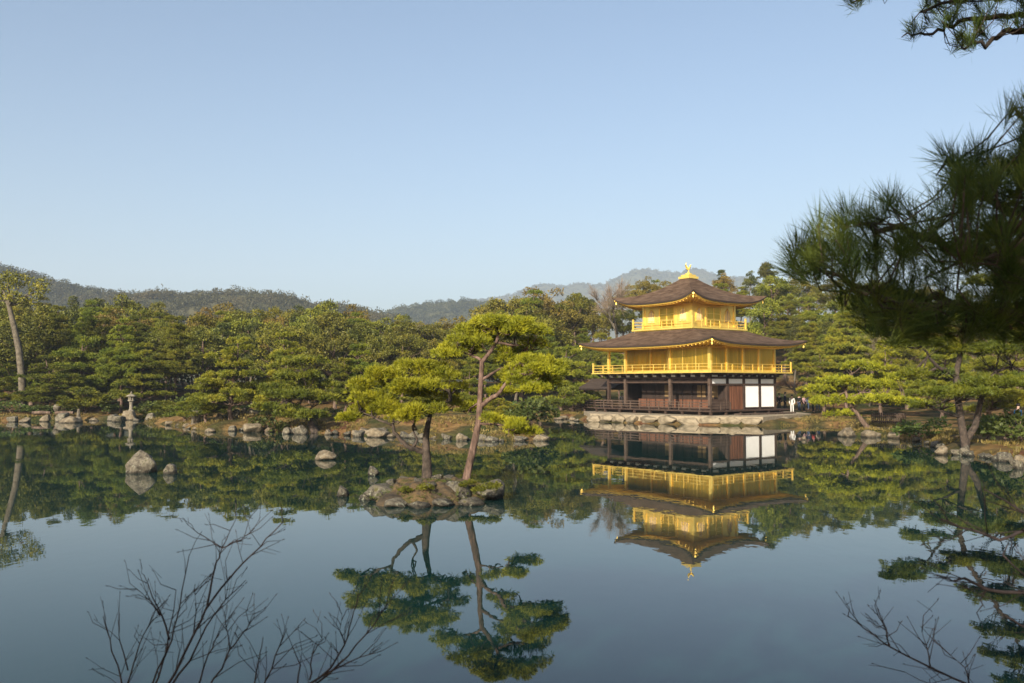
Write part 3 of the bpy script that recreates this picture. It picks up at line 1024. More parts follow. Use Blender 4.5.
for z0, z1, o in ((Z3 + .003, Z3 + .16, .07), (9.75, 9.88, .075), (10.08, 10.29, .12)):
    b3.box(CX - H3 - o, CX + H3 + o, CY - H3 - o, CY - H3 + o, z0, z1).box(CX - H3 - o, CX - H3 + o, CY - H3 + o + .002, CY + H3 + o, z0, z1)
    b3.box(CX - H3 + o, CX + H3 + o, CY + H3 - o, CY + H3 + o, z0 + .002, z1 + .002).box(CX + H3 - o, CX + H3 + o, CY - H3 + o + .002, CY + H3 - o - .002, z0, z1)
b3.build("gilded_beam", M['gold'], pav)
M['pale_screen'] = noise_mat("pale_window_paper", [(.55, .38, .20), (.64, .46, .26)], 2, .7)
def cusped(face, c):
    """bell-shaped window: pale screen with a gilded frame, on face 0 (pond front, x = -H3) or 1 (right face, y = -H3)"""
    prof = [(.42, 0), (.40, .3), (.36, .62), (.30, .86), (.18, 1.02), (.07, 1.08), (0, 1.2)]
    pts = [(a, z) for a, z in prof] + [(-a, z) for a, z in prof[::-1][1:]]
    def tr(a, z, d):
        zz = Z3 + .55 + z
        return (CX - H3 - d, CY + c + a, zz) if face == 0 else (CX + c + a, CY - H3 - d, zz)
    fm = MB()
    fm.tube([tr(a, z, .06) for a, z in pts] + [tr(pts[0][0], pts[0][1], .06)], .035, 5, cap=False)
    for a in (-.15, .15):
        fm.tube([tr(a, 0, .05), tr(a, 1.0, .05)], .014, 4)
    wnd = fm.build("window", M['gold'], pav)
    n = len(pts)
    MB().add([tr(a, z, .046) for a, z in pts], [tuple(range(n))]).build("screen", M['pale_screen'], wnd)
for face in (0, 1):
    for c in (-1.85, 1.85):
        cusped(face, c)
    dd = MB()
    for k in range(2):
        a0, a1 = (-.84, -.02) if k == 0 else (.02, .84)
        for z0, z1 in ((.2, .75), (.8, 1.2), (1.25, 1.75)):
            if face == 0:
                dd.box(CX - H3 - .07, CX - H3 - .042, CY + a0 + .05, CY + a1 - .05, Z3 + z0, Z3 + z1)
            else:
                dd.box(CX + a0 + .05, CX + a1 - .05, CY - H3 - .07, CY - H3 - .042, Z3 + z0, Z3 + z1)
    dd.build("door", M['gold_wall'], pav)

# ---- ridge ornament and bronze bird
b = MB().box(CX - .62, CX + .62, CY - .62, CY + .62, 12.42, 12.62).box(CX - .46, CX + .46, CY - .46, CY + .46, 12.62, 12.78).lathe([(.36, 12.78), (.30, 12.9), (.12, 12.98), (.06, 13.1)], 12, (CX, CY))
orn = b.build("roof_ornament", M['gold'], pav)
bd = MB()
bd.tube([(CX, CY - .05, 13.05), (CX, CY - .04, 13.22)], .03, 6)
bd.tube([(CX - .02, CY + .18, 13.30), (CX - .02, CY + .05, 13.28), (CX, CY - .12, 13.36), (CX, CY - .20, 13.52), (CX, CY - .24, 13.64), (CX, CY - .34, 13.63)], [.05, .10, .11, .06, .055, .012], 8)
for s in (-1, 1):
    bd.add([(CX + s * .06, CY - .08, 13.40), (CX + s * .34, CY - .02, 13.70), (CX + s * .30, CY + .14, 13.62), (CX + s * .08, CY + .10, 13.36), (CX + s * .07, CY, 13.33)], [(0, 1, 2, 3), (0, 4, 1), (1, 4, 2), (4, 3, 2)])
bd.tube([(CX, CY + .15, 13.32), (CX, CY + .28, 13.5), (CX, CY + .30, 13.78), (CX, CY + .22, 13.92)], [.06, .07, .05, .012], 6)
bd.build("phoenix", M['gold'], orn, smooth=True)

# pale gravel court round the pavilion
gc = [(6.6, 78.2), (on_water(640, 423.5)[0], on_water(640, 423.5)[1] + .5), (on_water(700, 425.2)[0], on_water(700, 425.2)[1] + .5), (on_water(765, 425.9)[0], on_water(765, 425.9)[1] + .5)] + \
     [pav_point(x, y) for x, y in ((10.2, -2.3), (13.0, 1.5), (12.5, 13.5), (-1.0, 14.0))]
GC = list(gc)
xs_, ys_ = [a for a, b in gc], [b for a, b in gc]
MBg = MB()
MBg.add([(a, b, .66) for a, b in gc] + [(a, b, -.4) for a, b in gc], [tuple(range(len(gc)))] + [(i, i + len(gc), (i + 1) % len(gc) + len(gc), (i + 1) % len(gc)) for i in range(len(gc))])
M['gravel'] = noise_mat("pale_gravel", [(.22, .175, .115), (.32, .26, .18)], 3, .95, .4, 30)
tag(MBg.build("gravel_court", M['gravel']), kind="structure")

# ------------------------------------------------------------------ rocks
def ico(sub):
    t = (1 + 5 ** .5) / 2
    v = [(-1, t, 0), (1, t, 0), (-1, -t, 0), (1, -t, 0), (0, -1, t), (0, 1, t), (0, -1, -t), (0, 1, -t), (t, 0, -1), (t, 0, 1), (-t, 0, -1), (-t, 0, 1)]
    v = [np.array(q) / np.linalg.norm(q) for q in v]
    f = [(0, 11, 5), (0, 5, 1), (0, 1, 7), (0, 7, 10), (0, 10, 11), (1, 5, 9), (5, 11, 4), (11, 10, 2), (10, 7, 6), (7, 1, 8), (3, 9, 4), (3, 4, 2), (3, 2, 6), (3, 6, 8), (3, 8, 9),
         (4, 9, 5), (2, 4, 11), (6, 2, 10), (8, 6, 7), (9, 8, 1)]
    for _ in range(sub):
        c, nf = {}, []
        def md(a, b):
            k = (min(a, b), max(a, b))
            if k not in c:
                m_ = v[a] + v[b]
                v.append(m_ / np.linalg.norm(m_))
                c[k] = len(v) - 1
            return c[k]
        for a, b_, d in f:
            x, y, z = md(a, b_), md(b_, d), md(d, a)
            nf += [(a, x, z), (b_, y, x), (d, z, y), (x, y, z)]
        f = nf
    return np.array(v), np.array(f)
ICO3 = ico(3)
def rock_mesh(seed, facets=9, rough=.05):
    rng = np.random.default_rng(seed)
    v, f = ICO3[0].copy(), ICO3[1]
    r = np.ones(len(v))
    for _ in range(facets):                       # flat broken faces
        n = rng.normal(size=3)
        n /= np.linalg.norm(n)
        d = .50 + .32 * rng.random()
        k = v @ n
        r = np.minimum(r, np.where(k > .05, d / np.maximum(k, .05), 9))
    for s, a in ((3, 1), (6, .55), (12, .3)):
        ph = rng.random(3) * 6
        r = r * (1 + rough * a * np.sin(v[:, 0] * s + ph[0]) * np.sin(v[:, 1] * s + ph[1]) + rough * a * .7 * np.sin(v[:, 2] * s + ph[2]))
    v = v * r[:, None]
    v[:, 2] -= (v[:, 2].min() + v[:, 2].max()) / 2
    v /= np.abs(v).max(axis=0)
    return v, f
ROCKS = {}
for mname in ('rock', 'rock_tan', 'rock_dark', 'terrace'):
    ROCKS[mname] = []
    for k in range(6):
        v_, f_ = rock_mesh(500 + k + 17 * len(ROCKS), 11 + 2 * k)
        ROCKS[mname].append(mesh_np("rock", v_, [f_], [M[mname]], smooth=False))
RI = [0]
def rock(x, y, sx, sy, sz, mname, label, group=None, z=None, rz=None, var=None):
    """sx, sy, sz: half sizes; stands sunk a little in the ground or the water"""
    RI[0] += 1
    zb = max(gz(x, y), -.02) if z is None else z
    o = link("rock", ROCKS[mname][(RI[0] if var is None else var) % 6])
    o.location = (x, y, zb + sz * .35)
    o.rotation_euler = (random.uniform(-.12, .12), random.uniform(-.12, .12), random.uniform(0, 6.28) if rz is None else rz)
    o.scale = (sx, sy, sz)
    return tag(o, label, "rock", group)
def px_rock(u, vb, wpx, hpx, mname, label, group=None, **k):
    x, y = on_water(u, vb)
    s = y / F_PX
    return rock(x, y + wpx * s * .3, wpx * s / 2, wpx * s / 2 * .85, hpx * s / 1.75, mname, label, group, z=-.02, **k)

# terrace edge stones in front of the pavilion
def seg_rocks(p0, p1, n, size, mname, label, group, hz=.6, jit=.3, z=-.1, flat=1.0):
    for i in range(n):
        t = (i + .5) / n
        x = p0[0] + (p1[0] - p0[0]) * t + random.uniform(-jit, jit)
        y = p0[1] + (p1[1] - p0[1]) * t + random.uniform(-jit, jit)
        s = size * random.uniform(.6, 1.3)
        rock(x, y, s, s * random.uniform(.6, .9), s * hz * random.uniform(.8, 1.2) * flat, mname, label, group, z=z)
COURT_EDGE = [(6.35, 77.4), on_water(640, 423.5), on_water(700, 425.2), on_water(765, 425.9)]
def along(poly, step):
    out = []
    for (ax, ay), (bx, by) in zip(poly[:-1], poly[1:]):
        L = math.hypot(bx - ax, by - ay)
        n = max(1, round(L / step))
        for k in range(n):
            t = (k + .5) / n
            out.append((ax + (bx - ax) * t, ay + (by - ay) * t, math.atan2(by - ay, bx - ax), L / n))
    return out
es = along(COURT_EDGE, 1.5)
for i, (x, y, a, L) in enumerate(es):
    rock(x, y + .35, L * .58, .5, .36 + .04 * (i % 3), 'terrace', "pale flat-topped edge stone below the pavilion, %s from the porch end" % ordinal(i), "terrace edge stones below the pavilion", z=.12, rz=a + random.uniform(-.05, .05))
for i, (u, v, wp, hp) in enumerate([(783, 424, 22, 10), (801, 423.5, 20, 9), (818, 423, 22, 8)]):
    px_rock(u, v, wp, hp, 'terrace', "broad pale slab on the bank right of the white panels, %s towards the young pine" % ordinal(i), "pale slabs on the bank right of the pavilion")

# rocks out in the water
q = on_water(137, 473.5)
rock(q[0], q[1] + .3, .60, .42, .60, 'rock', "large two-toned boulder standing in the open water at left", z=0.0, rz=.45, var=2)
px_rock(168, 474, 18, 14, 'rock', "low grey rock in the water just right of the large boulder", var=3)
px_rock(326, 460, 25, 13, 'rock_tan', "tan boulder standing alone in water before the central island")
px_rock(341, 497, 17, 15, 'rock_dark', "small dark rock in the water left of the pine islet")
px_rock(805, 440, 6, 5, 'rock_tan', "tiny pale stone tip showing above water near the young pine")
px_rock(372, 476, 14, 13, 'rock_dark', "dark pointed rock at the islet's back left corner", var=2)

# shoreline stones
SH = "stones edging the central island"
def shore_row(us, vs, sizes, mats, label, group, n, jit=1.2):
    for i in range(n):
        t = (i + random.uniform(.2, .8)) / n
        u = us[0] + (us[-1] - us[0]) * t
        v = float(np.interp(u, us, vs))
        s = random.uniform(*sizes)
        px_rock(u, v + random.uniform(-.8, .3) * jit, s, s * random.uniform(.45, .75), random.choice(mats), label, group)
shore_row([166, 185, 200], [425, 428, 431.5], (6, 11), ['rock', 'rock_tan'], "small stone on the left tip of the central island", "stones on the left tip of the island", 5)
shore_row([205, 225, 245, 270, 312], [432, 431.5, 431, 432.5, 433.5], (6, 12), ['rock_tan', 'rock'], "small rounded stone on the island edge left of the low dark trunk", "island edge stones left of the low trunk", 11)
shore_row([322, 356, 390, 425], [434.5, 436, 437.5, 439], (8, 17), ['rock', 'rock_tan', 'rock_dark'], "rough stone on the island edge behind the wide islet pine", "island edge stones behind the wide pine", 11)
shore_row([430, 460, 500, 530], [439, 440.5, 442, 441.5], (7, 15), ['rock_tan', 'rock'], "stone on the island edge behind the tall islet pine", "island edge stones behind the tall pine", 9)
px_rock(249, 432.5, 22, 12, 'rock_tan', "big rounded pale boulder on the island shore below the layered pines")
px_rock(287, 434, 15, 9, 'rock', "wide grey boulder on the island shore left of the low black trunk")
px_rock(300, 434.5, 16, 12, 'rock', "tall grey boulder touching the low black trunk on the island")
px_rock(379, 437.5, 26, 14, 'rock_tan', "broad pale boulder on the island shore above the islet's left end")
px_rock(358, 437, 14, 9, 'rock', "grey boulder beside the broad pale one on the island shore")
px_rock(541, 441, 17, 9, 'rock_tan', "smooth pale boulder at the right tip of the central island")
px_rock(519, 441.5, 12, 7, 'rock', "grey stone below the mossy bush at the island's right end")
for i, (u, Y, wp, hp) in enumerate([(219, 66, 9, 9), (235, 66.5, 8, 10), (243, 67, 9, 9), (254, 66.5, 11, 7)]):
    q = at(u, 412, Y)
    rock(q.x, Y, wp * Y / F_PX / 2, wp * Y / F_PX / 2, hp * Y / F_PX / 1.6, 'rock', "upright grey standing stone under the island pines, %s from the left" % ordinal(i), "standing stones under the island pines")
shore_row([0, 40, 90, 125, 160], [422, 421.8, 421.3, 421.2, 421], (8, 17), ['rock', 'rock_tan', 'rock'], "low stone at the waterline of the far left shore", "stones along the far left shore", 9, .8)
px_rock(66, 423, 23, 9, 'rock_tan', "long pale boulder on the left shore below a layered pine")
px_rock(22, 422.5, 12, 7, 'rock_tan', "pale boulder on the left shore near the picture edge")
px_rock(116, 422, 15, 9, 'rock', "grey boulder on the shore just left of the stone lantern")
shore_row([556, 566, 578], [419.5, 420, 421.5], (6, 12), ['rock_tan', 'rock'], "small stone on the bank just left of the pavilion porch", "stones on the bank left of the porch", 5)
px_rock(850, 437, 25, 13, 'rock_tan', "big pale boulder at the waterline under the leaning young pine")
px_rock(872, 437.5, 24, 10, 'rock_tan', "flat tan rock at the foot of the leaning young pine")
px_rock(896, 438.5, 15, 9, 'rock_tan', "small round pale boulder right of the leaning young pine")
px_rock(912, 437, 12, 14, 'rock', "bluish grey upright boulder left of the forked garden pine")
px_rock(880, 434, 11, 9, 'rock', "grey stone wedged behind the flat tan rock")
px_rock(942, 455, 14, 13, 'rock_tan', "pale squarish boulder below the forked garden pine's trunk")
px_rock(936, 447, 10, 8, 'rock', "grey stone just above the pale squarish boulder")
shore_row([950, 975, 1000, 1030, 1060], [454, 457, 461, 465.5, 470], (9, 20), ['rock', 'rock_dark', 'rock_tan'], "weathered stone on the right shore near the forked pine", "stones along the right shore", 12)
shore_row([915, 930, 945], [441, 445, 450], (7, 12), ['rock_dark', 'rock'], "dark stone in the notch of the right shore", "dark stones in the right shore notch", 5)
px_rock(1020, 469, 14, 14, 'rock', "grey boulder at the right edge of the picture, half in water")

# ------------------------------------------------------------------ the islet with two pines
IC = (-2.33, 25.75)
rows = []
rg = np.random.default_rng(5)
for t in np.linspace(0, 1, 40):
    row = []
    for k in range(121):
        a = 2 * math.pi * k / 120
        rr = t * (1 + .10 * math.sin(3 * a + 1) + .07 * math.sin(5 * a) + .04 * math.sin(11 * a))
        x, y = IC[0] + 1.88 * rr * math.cos(a), IC[1] + 1.95 * rr * math.sin(a)
        z = .50 * (1 - t ** 3) * (1 + .22 * math.sin(x * 3 + 1) * math.cos(y * 3.3)) - .22 * t ** 5 - .03
        z += (1 - t ** 6) * (.11 * mnoise.fractal(Vector((x * 1.7, y * 1.7, 0)), .9, 2.1, 5) + .05 * abs(mnoise.noise(Vector((x * 4, y * 4, 3)))))
        row.append((x, y, z))
    rows.append(row)
M['islet'] = noise_mat("islet_soil", [(.018, .014, .010), (.05, .037, .022), (.11, .07, .032), (.05, .045, .012)], 1.7, .95, .8, 12, world=True)
tag(MB().grid(rows).build("islet_ground", M['islet'], smooth=True), kind="structure")
def islet_z(x, y):
    t = math.hypot((x - IC[0]) / 1.88, (y - IC[1]) / 1.95)
    return .50 * (1 - min(t, 1.2) ** 3)
for (u, v, wp, hp, m_, lab, rz_) in [
    (384, 501, 40, 20, 'rock_dark', "sloping grey-brown rock forming the islet's left end", .3),
    (410, 497, 44, 14, 'rock_dark', "long mossy rock in the middle of the islet's front", 0),
    (395, 507, 26, 10, 'rock', "rounded pale rock at the islet's front waterline left of centre", 1),
    (420, 508, 24, 9, 'rock_dark', "flat dark rock at the islet's front waterline below the wide pine", 2),
    (441, 507, 22, 10, 'rock_dark', "dark waterline rock between the islet's two pines", .5),
    (456, 502, 26, 24, 'rock_dark', "tall lumpy grey rock just left of the tall islet pine's foot", .9),
    (470, 506, 22, 10, 'rock_dark', "low dark rock at water level beneath the tall islet pine", .2),
    (489, 499, 30, 22, 'rock_dark', "large rounded dark boulder at the islet's right end", 1.2),
    (366, 500, 14, 8, 'rock_dark', "smallest dark rock at the far left of the islet", 0),
    (447, 489, 16, 12, 'rock', "pale grey stone on top of the islet behind the lumpy rock", 0)]:
    px_rock(u, v, wp * 1.3, hp * 1.12, m_, lab, rz=rz_)
def pebble_tufts(name, pts, k, l, wd, spread, m, label, cat, up=(0, 0, 1)):
    P = np.array(pts)
    N = np.tile(np.array(up, float), (len(P), 1))
    V = tufts(P, N, k, l, wd, spread)
    return tag(link(name, mesh_np(name, V, [quad_faces(len(V) // 4)], [M[m]])), label, cat, kind="stuff")
pts = []
for _ in range(900):
    a, t = random.uniform(0, 6.28), math.sqrt(random.random()) * .93
    x, y = IC[0] + 1.85 * t * math.cos(a), IC[1] + 1.9 * t * math.sin(a)
    pts.append((x, y, islet_z(x, y) - .05))
pebble_tufts("dry_grass", pts, 6, .07, .012, .8, 'shrub', "short dull green grass on top of the pine islet", "grass")
for i, (u, v, Y, sz_) in enumerate([(392, 482, 25.6, .22), (405, 479, 26.3, .18), (418, 483, 25.4, .15), (438, 480, 26.2, .2), (450, 477, 26.8, .24), (432, 489, 24.8, .2), (376, 487, 25.2, .22), (483, 480, 26.0, .24)]):
    c = at(u, v, Y)
    rock(c.x, Y, sz_, sz_ * .8, sz_ * .5, 'rock_dark', "small mossy stone set in the top of the islet, %s from its left end" % ordinal([1, 2, 3, 5, 6, 4, 0, 7][i]), "stones on top of the islet", z=islet_z(c.x, Y) - .02)
pts = []
for (u, v, Y, r_) in [(487, 489, 24.6, .3), (494, 487, 24.8, .22), (478, 491, 24.5, .2), (462, 486, 24.9, .16), (425, 489, 24.4, .25), (405, 491, 24.4, .2), (470, 484, 25.2, .2)]:
    c = at(u, v, Y)
    for _ in range(110):
        d = Vector((random.gauss(0, 1), random.gauss(0, 1), abs(random.gauss(0, .6)))).normalized() * r_ * random.random() ** .4
        pts.append((c.x + d.x, c.y + d.y, c.z + d.z * .6))
pebble_tufts("moss", pts, 6, .06, .02, .9, 'moss_leaf', "yellow-green moss cushions on the islet rocks", "moss")

def px_pine(name, label, base, trunk, limbs, pads, Y, mat, bark, r0, seed, dens=230, k=9, l=.15, wd=.015, tr_mat=None):
    """a pine whose trunk, limbs and pads are laid out from its outline, each pad at its own depth"""
    rng = np.random.default_rng(seed)
    s = Y / F_PX
    root = thing(name, label, "pine tree", (0, 0, 0))
    b0 = at(*base, Y)
    root.location = b0
    mbk = MB()
    T = [at(u, v, Y + dy) - b0 for u, v, dy in trunk]
    n = len(T)
    # resample a little for roundness
    mbk.tube([T[0] + Vector((0, 0, -.3))] + T, [r0 * 1.7] + [r0 * (1.15 - .75 * i / (n - 1)) for i in range(n)], 10)
    for lim, ra, rb in limbs:
        L = [at(u, v, Y + dy) - b0 for u, v, dy in lim]
        pts = []
        for a, b in zip(L[:-1], L[1:]):
            for q in (0, .33, .66):
                pts.append(a.lerp(b, q) + Vector(rng.normal(size=3)) * (a - b).length * .035)
        pts.append(L[-1])
        m = len(pts)
        mbk.tube(pts, [ra + (rb - ra) * i / (m - 1) for i in range(m)], 7)
    Vs = []
    skel = [v for v in T[n // 3:]] + [at(u, v, Y + dy) - b0 for lim, _, _ in limbs for u, v, dy in lim]
    for (u, v, dy, rxp, hp) in pads:
        c = at(u, v, Y + dy) - b0
        rx, t = rxp * s, hp * s
        ry = rx * rng.uniform(.75, 1.0)
        # a pad is several overlapping flat tufts with gaps between them
        m = max(4, int(6 * rx * ry / .5))
        for j in range(m):
            a, q = rng.random() * 6.28, math.sqrt(rng.random()) * .95
            sub = Vector((c.x + rx * q * math.cos(a), c.y + ry * q * math.sin(a), c.z + t * (.45 * rng.random() - .1) * (1 - .3 * q) - .12 * t * q))
            sr = rng.uniform(.20, .36) * (.6 + .5 * min(rx, 1.2))
            P, N = pad_points(sub, sr, sr * rng.uniform(.8, 1.1), min(.34 * t + .06, .26), int(dens * sr * sr * 3.14) + 8, rng)
            Vs.append(tufts(P, N, k, l, wd, .5, rng))
            near = min(skel, key=lambda z: (z - sub).length)
            mid = near.lerp(sub, .55) + Vector((rng.normal() * .06, rng.normal() * .06, -.10))
            mbk.tube([near, near.lerp(mid, .5) + Vector(rng.normal(size=3)) * .04, mid, mid.lerp(sub, .6) + Vector(rng.normal(size=3)) * .03, sub], [.028, .022, .017, .011, .006], 4)
    V = np.concatenate(Vs)
    mbk.build("trunk", M[bark], root, smooth=True)
    link("crown", mesh_np("crown", V, [quad_faces(len(V) // 4)], [M[mat]]), root)
    return root

px_pine("islet_pine", "tall slender pine with reddish trunk on the rocky islet", (466, 479),
        [(466, 479, 0), (470, 462, 0), (475, 440, 0), (479, 420, .1), (480, 400, .1), (481, 380, .05), (482, 362, 0), (490, 352, 0), (497, 341, 0), (499, 330, 0)],
        [([(480, 406, .1), (490, 399, .0), (498, 395, -.1), (505, 384, -.2), (513, 372, -.2), (518, 362, -.1)], .075, .03),
         ([(482, 380, .05), (490, 374, 0), (500, 369, .1), (510, 366, .2)], .05, .02),
         ([(478, 425, .1), (490, 424, -.3), (508, 426, -.5)], .04, .015),
         ([(482, 360, 0), (470, 354, .2), (458, 351, .3)], .05, .018),
         ([(505, 384, -.2), (525, 383, 0), (545, 380, .2)], .04, .015),
         ([(497, 341, 0), (515, 345, .2), (530, 345, .4)], .04, .015),
         ([(480, 402, .1), (470, 408, .3), (464, 411, .5)], .03, .012)],
        [(500, 326, 0, 34, 15), (480, 333, .5, 24, 14), (522, 334, -.3, 30, 14), (500, 340, .9, 34, 14), (456, 350, .3, 19, 14), (470, 343, -.3, 16, 11), (540, 346, .4, 16, 11),
         (522, 362, 0, 26, 14), (545, 366, .3, 17, 12), (508, 356, .8, 26, 12), (535, 382, -.2, 26, 14), (556, 384, .3, 14, 11), (516, 380, .7, 20, 12), (548, 372, -.7, 17, 10),
         (510, 426, -.6, 20, 8), (524, 433, -.2, 12, 6), (492, 421, -.2, 12, 7), (468, 408, .5, 12, 9), (538, 391, -.5, 20, 9), (500, 393, .6, 15, 8), (497, 323, .1, 26, 8), (449, 357, .1, 14, 9), (528, 371, -.4, 24, 10), (560, 374, 0, 10, 8)],
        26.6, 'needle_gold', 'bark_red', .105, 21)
px_pine("islet_pine", "wide low pine with dark crooked trunk on the islet's left half", (427, 476),
        [(427, 476, 0), (427, 463, 0), (426, 450, 0), (426, 436, .05), (428, 424, .1), (431, 412, .1)],
        [([(426, 452, 0), (418, 451, -.1), (409, 447, -.2), (400, 440, -.25), (394, 432, -.3), (392, 420, -.3)], .085, .04),
         ([(412, 448, -.15), (418, 440, -.2), (413, 430, -.2)], .045, .02),
         ([(431, 412, .1), (441, 408, 0), (450, 399, -.1), (449, 391, -.15), (438, 388, -.1), (424, 383, 0), (408, 378, .1)], .075, .03),
         ([(450, 396, -.1), (456, 388, .1)], .04, .02),
         ([(392, 424, -.3), (374, 418, -.2), (360, 412, 0)], .04, .015)],
        [(395, 411, -.2, 32, 15), (366, 413, .1, 24, 14), (384, 402, .7, 28, 12), (420, 411, -.6, 24, 13), (440, 406, .6, 18, 11), (352, 420, -.2, 8, 7), (404, 420, -.9, 24, 10),
         (400, 377, 0, 30, 14), (428, 372, .5, 26, 13), (376, 386, .5, 22, 12), (412, 387, -.6, 28, 12), (446, 378, -.2, 18, 12), (456, 389, .3, 14, 9), (362, 394, .3, 14, 10), (372, 402, -.4, 24, 11), (432, 396, .2, 20, 9), (408, 366, .2, 24, 8), (388, 394, -.5, 20, 9)],
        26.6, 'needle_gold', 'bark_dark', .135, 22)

# ------------------------------------------------------------------ trees of the shores
def tr(kind, u, Y, vtop, label, group=None, **k):
    return tree(kind, u, Y, vtop, label, group, **k)
# left shore, front row
GL = "layered pines on the left shore"
tr('pine', -8, 86, 352, "layered pine cut off by the left picture edge, below the leaning trunk", GL, width=1.15)
tr('pine', 48, 86, 357, "low wide layered pine on the left shore near the leaning trunk", GL, width=1.5)
tr('pine', 78, 92, 335, "dense layered pine on the left shore with a broken pale branch", GL, width=1.1)
tr('small', 85, 83.5, 388, "small spreading pine at the water on the left shore, left of the lantern", None, width=1.6)
tr('tallpine', 122, 88, 322, "tall layered pine directly behind the stone lantern", GL)
tr('pine', 146, 88, 345, "layered pine just right of the stone lantern", GL, width=1.1)
tr('tallpine', 176, 90, 318, "tall layered pine with orange trunk left of the central island", GL)
tr('small', 169, 83, 401, "low round young pine by the water right of the lantern", None, width=1.7)
tr('pine', 100, 94, 318, "taller layered pine rising behind the left shore pines", GL)
tr('pine', 20, 95, 330, "shadowed layered pine behind the leaning trunk's foot", GL)
# leaning broadleaf at far left
t = thing("leaning_tree", "tall tree with pale leaning trunk at the left picture edge", "tree", (at(24, 400, 86).x, 86, gz(at(24, 400, 86).x, 86) - .2))
b0 = Vector(t.location)
mbk = MB()
T = [at(u, v, 86) - b0 for u, v in ((24, 404), (22, 380), (19, 350), (14, 326), (9, 306), (3, 290))]
T[0] = Vector((T[0].x, 0, -.3))
mbk.tube(T, [.40, .33, .30, .26, .20, .10], 9)
Vs = []
rgx = np.random.default_rng(3)
for (u, v, dy, r_) in [(5, 283, 0, 1.0), (22, 281, .5, .9), (38, 291, 0, .8), (-8, 296, 0, 1.1), (14, 297, -.8, .7), (42, 283, .6, .6), (30, 302, .3, .6), (-14, 281, .3, 1.0), (10, 276, .2, .7)]:
    c = at(u, v, 86 + dy) - b0
    mbk.tube(limb_pts(T[4], c, rgx, -.02, .07), [.14, .11, .08, .06, .04, .02], 6)
    n = int(420 * r_ * r_)
    q = rgx.normal(size=(n, 3))
    q /= np.linalg.norm(q, axis=1, keepdims=True)
    P = np.array(c) + q * r_ * (.45 + .6 * rgx.random((n, 1))) * np.array([1.3, 1, .8])
    Vs.append(blades(P, q * .5 + rgx.normal(size=(n, 3)), .24 * (.6 + .6 * rgx.random(n)), .14, rng=rgx))
mbk.build("trunk", M['bark_pale'], t, True)
V = np.concatenate(Vs)
link("crown", mesh_np("crown", V, [quad_faces(len(V) // 4)], [M['broad']]), t)

# central island
GI = "layered pines on the central island"
tr('pine', 232, 65, 337, "broad many-tiered pine on the island's left half above the standing stones", GI, width=1.1, variant=0)
tr('pine', 207, 66, 374, "lower layered pine at the left end of the central island", GI, width=1.1, variant=2)
tr('pine', 283, 67, 334, "tall many-tiered pine in the middle of the central island", GI, width=1.0, variant=3)
tr('small', 185, 70, 402, "small rounded pine at the island's far left tip", None, width=1.6)
tr('lean', 372, 69, 345, "leaning pine with a thick pinkish trunk behind the wide islet pine", GI, variant=1, rz=.2)
tr('pine', 345, 68, 358, "layered pine right of the low black trunk on the island", GI, width=1.1, variant=4)
tr('pine', 425, 70, 362, "layered pine on the island seen between the two islet pines", GI, width=1.1, variant=1)
tr('pine', 465, 70, 368, "layered pine on the island behind the tall islet pine's trunk", GI, variant=2)
tr('small', 500, 60, 398, "low spreading pine on the island behind the tall islet pine", None, width=1.6, variant=1)
tr('shrub', 528, 57, 402, "dark green rounded bush near the right end of the central island", None, width=1.35, variant=0)
tr('shrub', 395, 62, 412, "low green bush on the island behind the broad pale boulder", None, width=1.3)
tr('shrub', 268, 61, 417, "small clipped bush on the island shore under the many-tiered pine", None, width=1.2)
px_pine("low_pine", "low pine with black leaning trunk reaching over the island shore", (316, 433),
        [(316, 433, 0), (311, 424, 0), (309, 418, 0)],
        [([(309, 419, 0), (302, 411, -.1), (295, 405, -.3), (290, 401, -.4)], .12, .05), ([(304, 412, 0), (312, 407, .3), (320, 404, .6)], .08, .03), ([(298, 406, 0), (306, 390, .2), (303, 372, .4)], .08, .03)],
        [(300, 416, -1.2, 24, 8), (275, 409, -.3, 22, 9), (322, 400, .3, 20, 9), (292, 396, .2, 30, 10), (320, 386, .8, 20, 9), (300, 377, .5, 26, 10), (275, 390, .8, 20, 9), (310, 362, .6, 16, 9), (290, 365, .8, 14, 8)],
        59.5, 'needle', 'bark_dark', .26, 23, dens=60, k=7, l=.26, wd=.045)

GB = "low bushes along the left shore"
for i, (u, Y, v) in enumerate([(-12, 83, 404), (12, 84, 402), (34, 83.5, 405), (62, 85, 401), (108, 84, 402), (147, 83.5, 403), (158, 85, 400), (182, 88, 399)]):
    tr('shrub', u, Y, v, "low dark bush on the left shore bank, %s from the picture edge" % ordinal(i), GB, width=1.5)
GB = "low bushes on the central island"
for i, (u, Y, v) in enumerate([(200, 68, 408), (224, 70, 404), (247, 70, 405), (266, 66, 410), (296, 69, 405), (330, 66, 408), (352, 64, 411), (385, 68, 404), (412, 66, 405), (440, 65, 407), (478, 62, 408), (505, 62, 404)]):
    tr('shrub', u, Y, v, "low green bush under the central island's pines, %s from its left tip" % ordinal(i), GB, width=1.4)
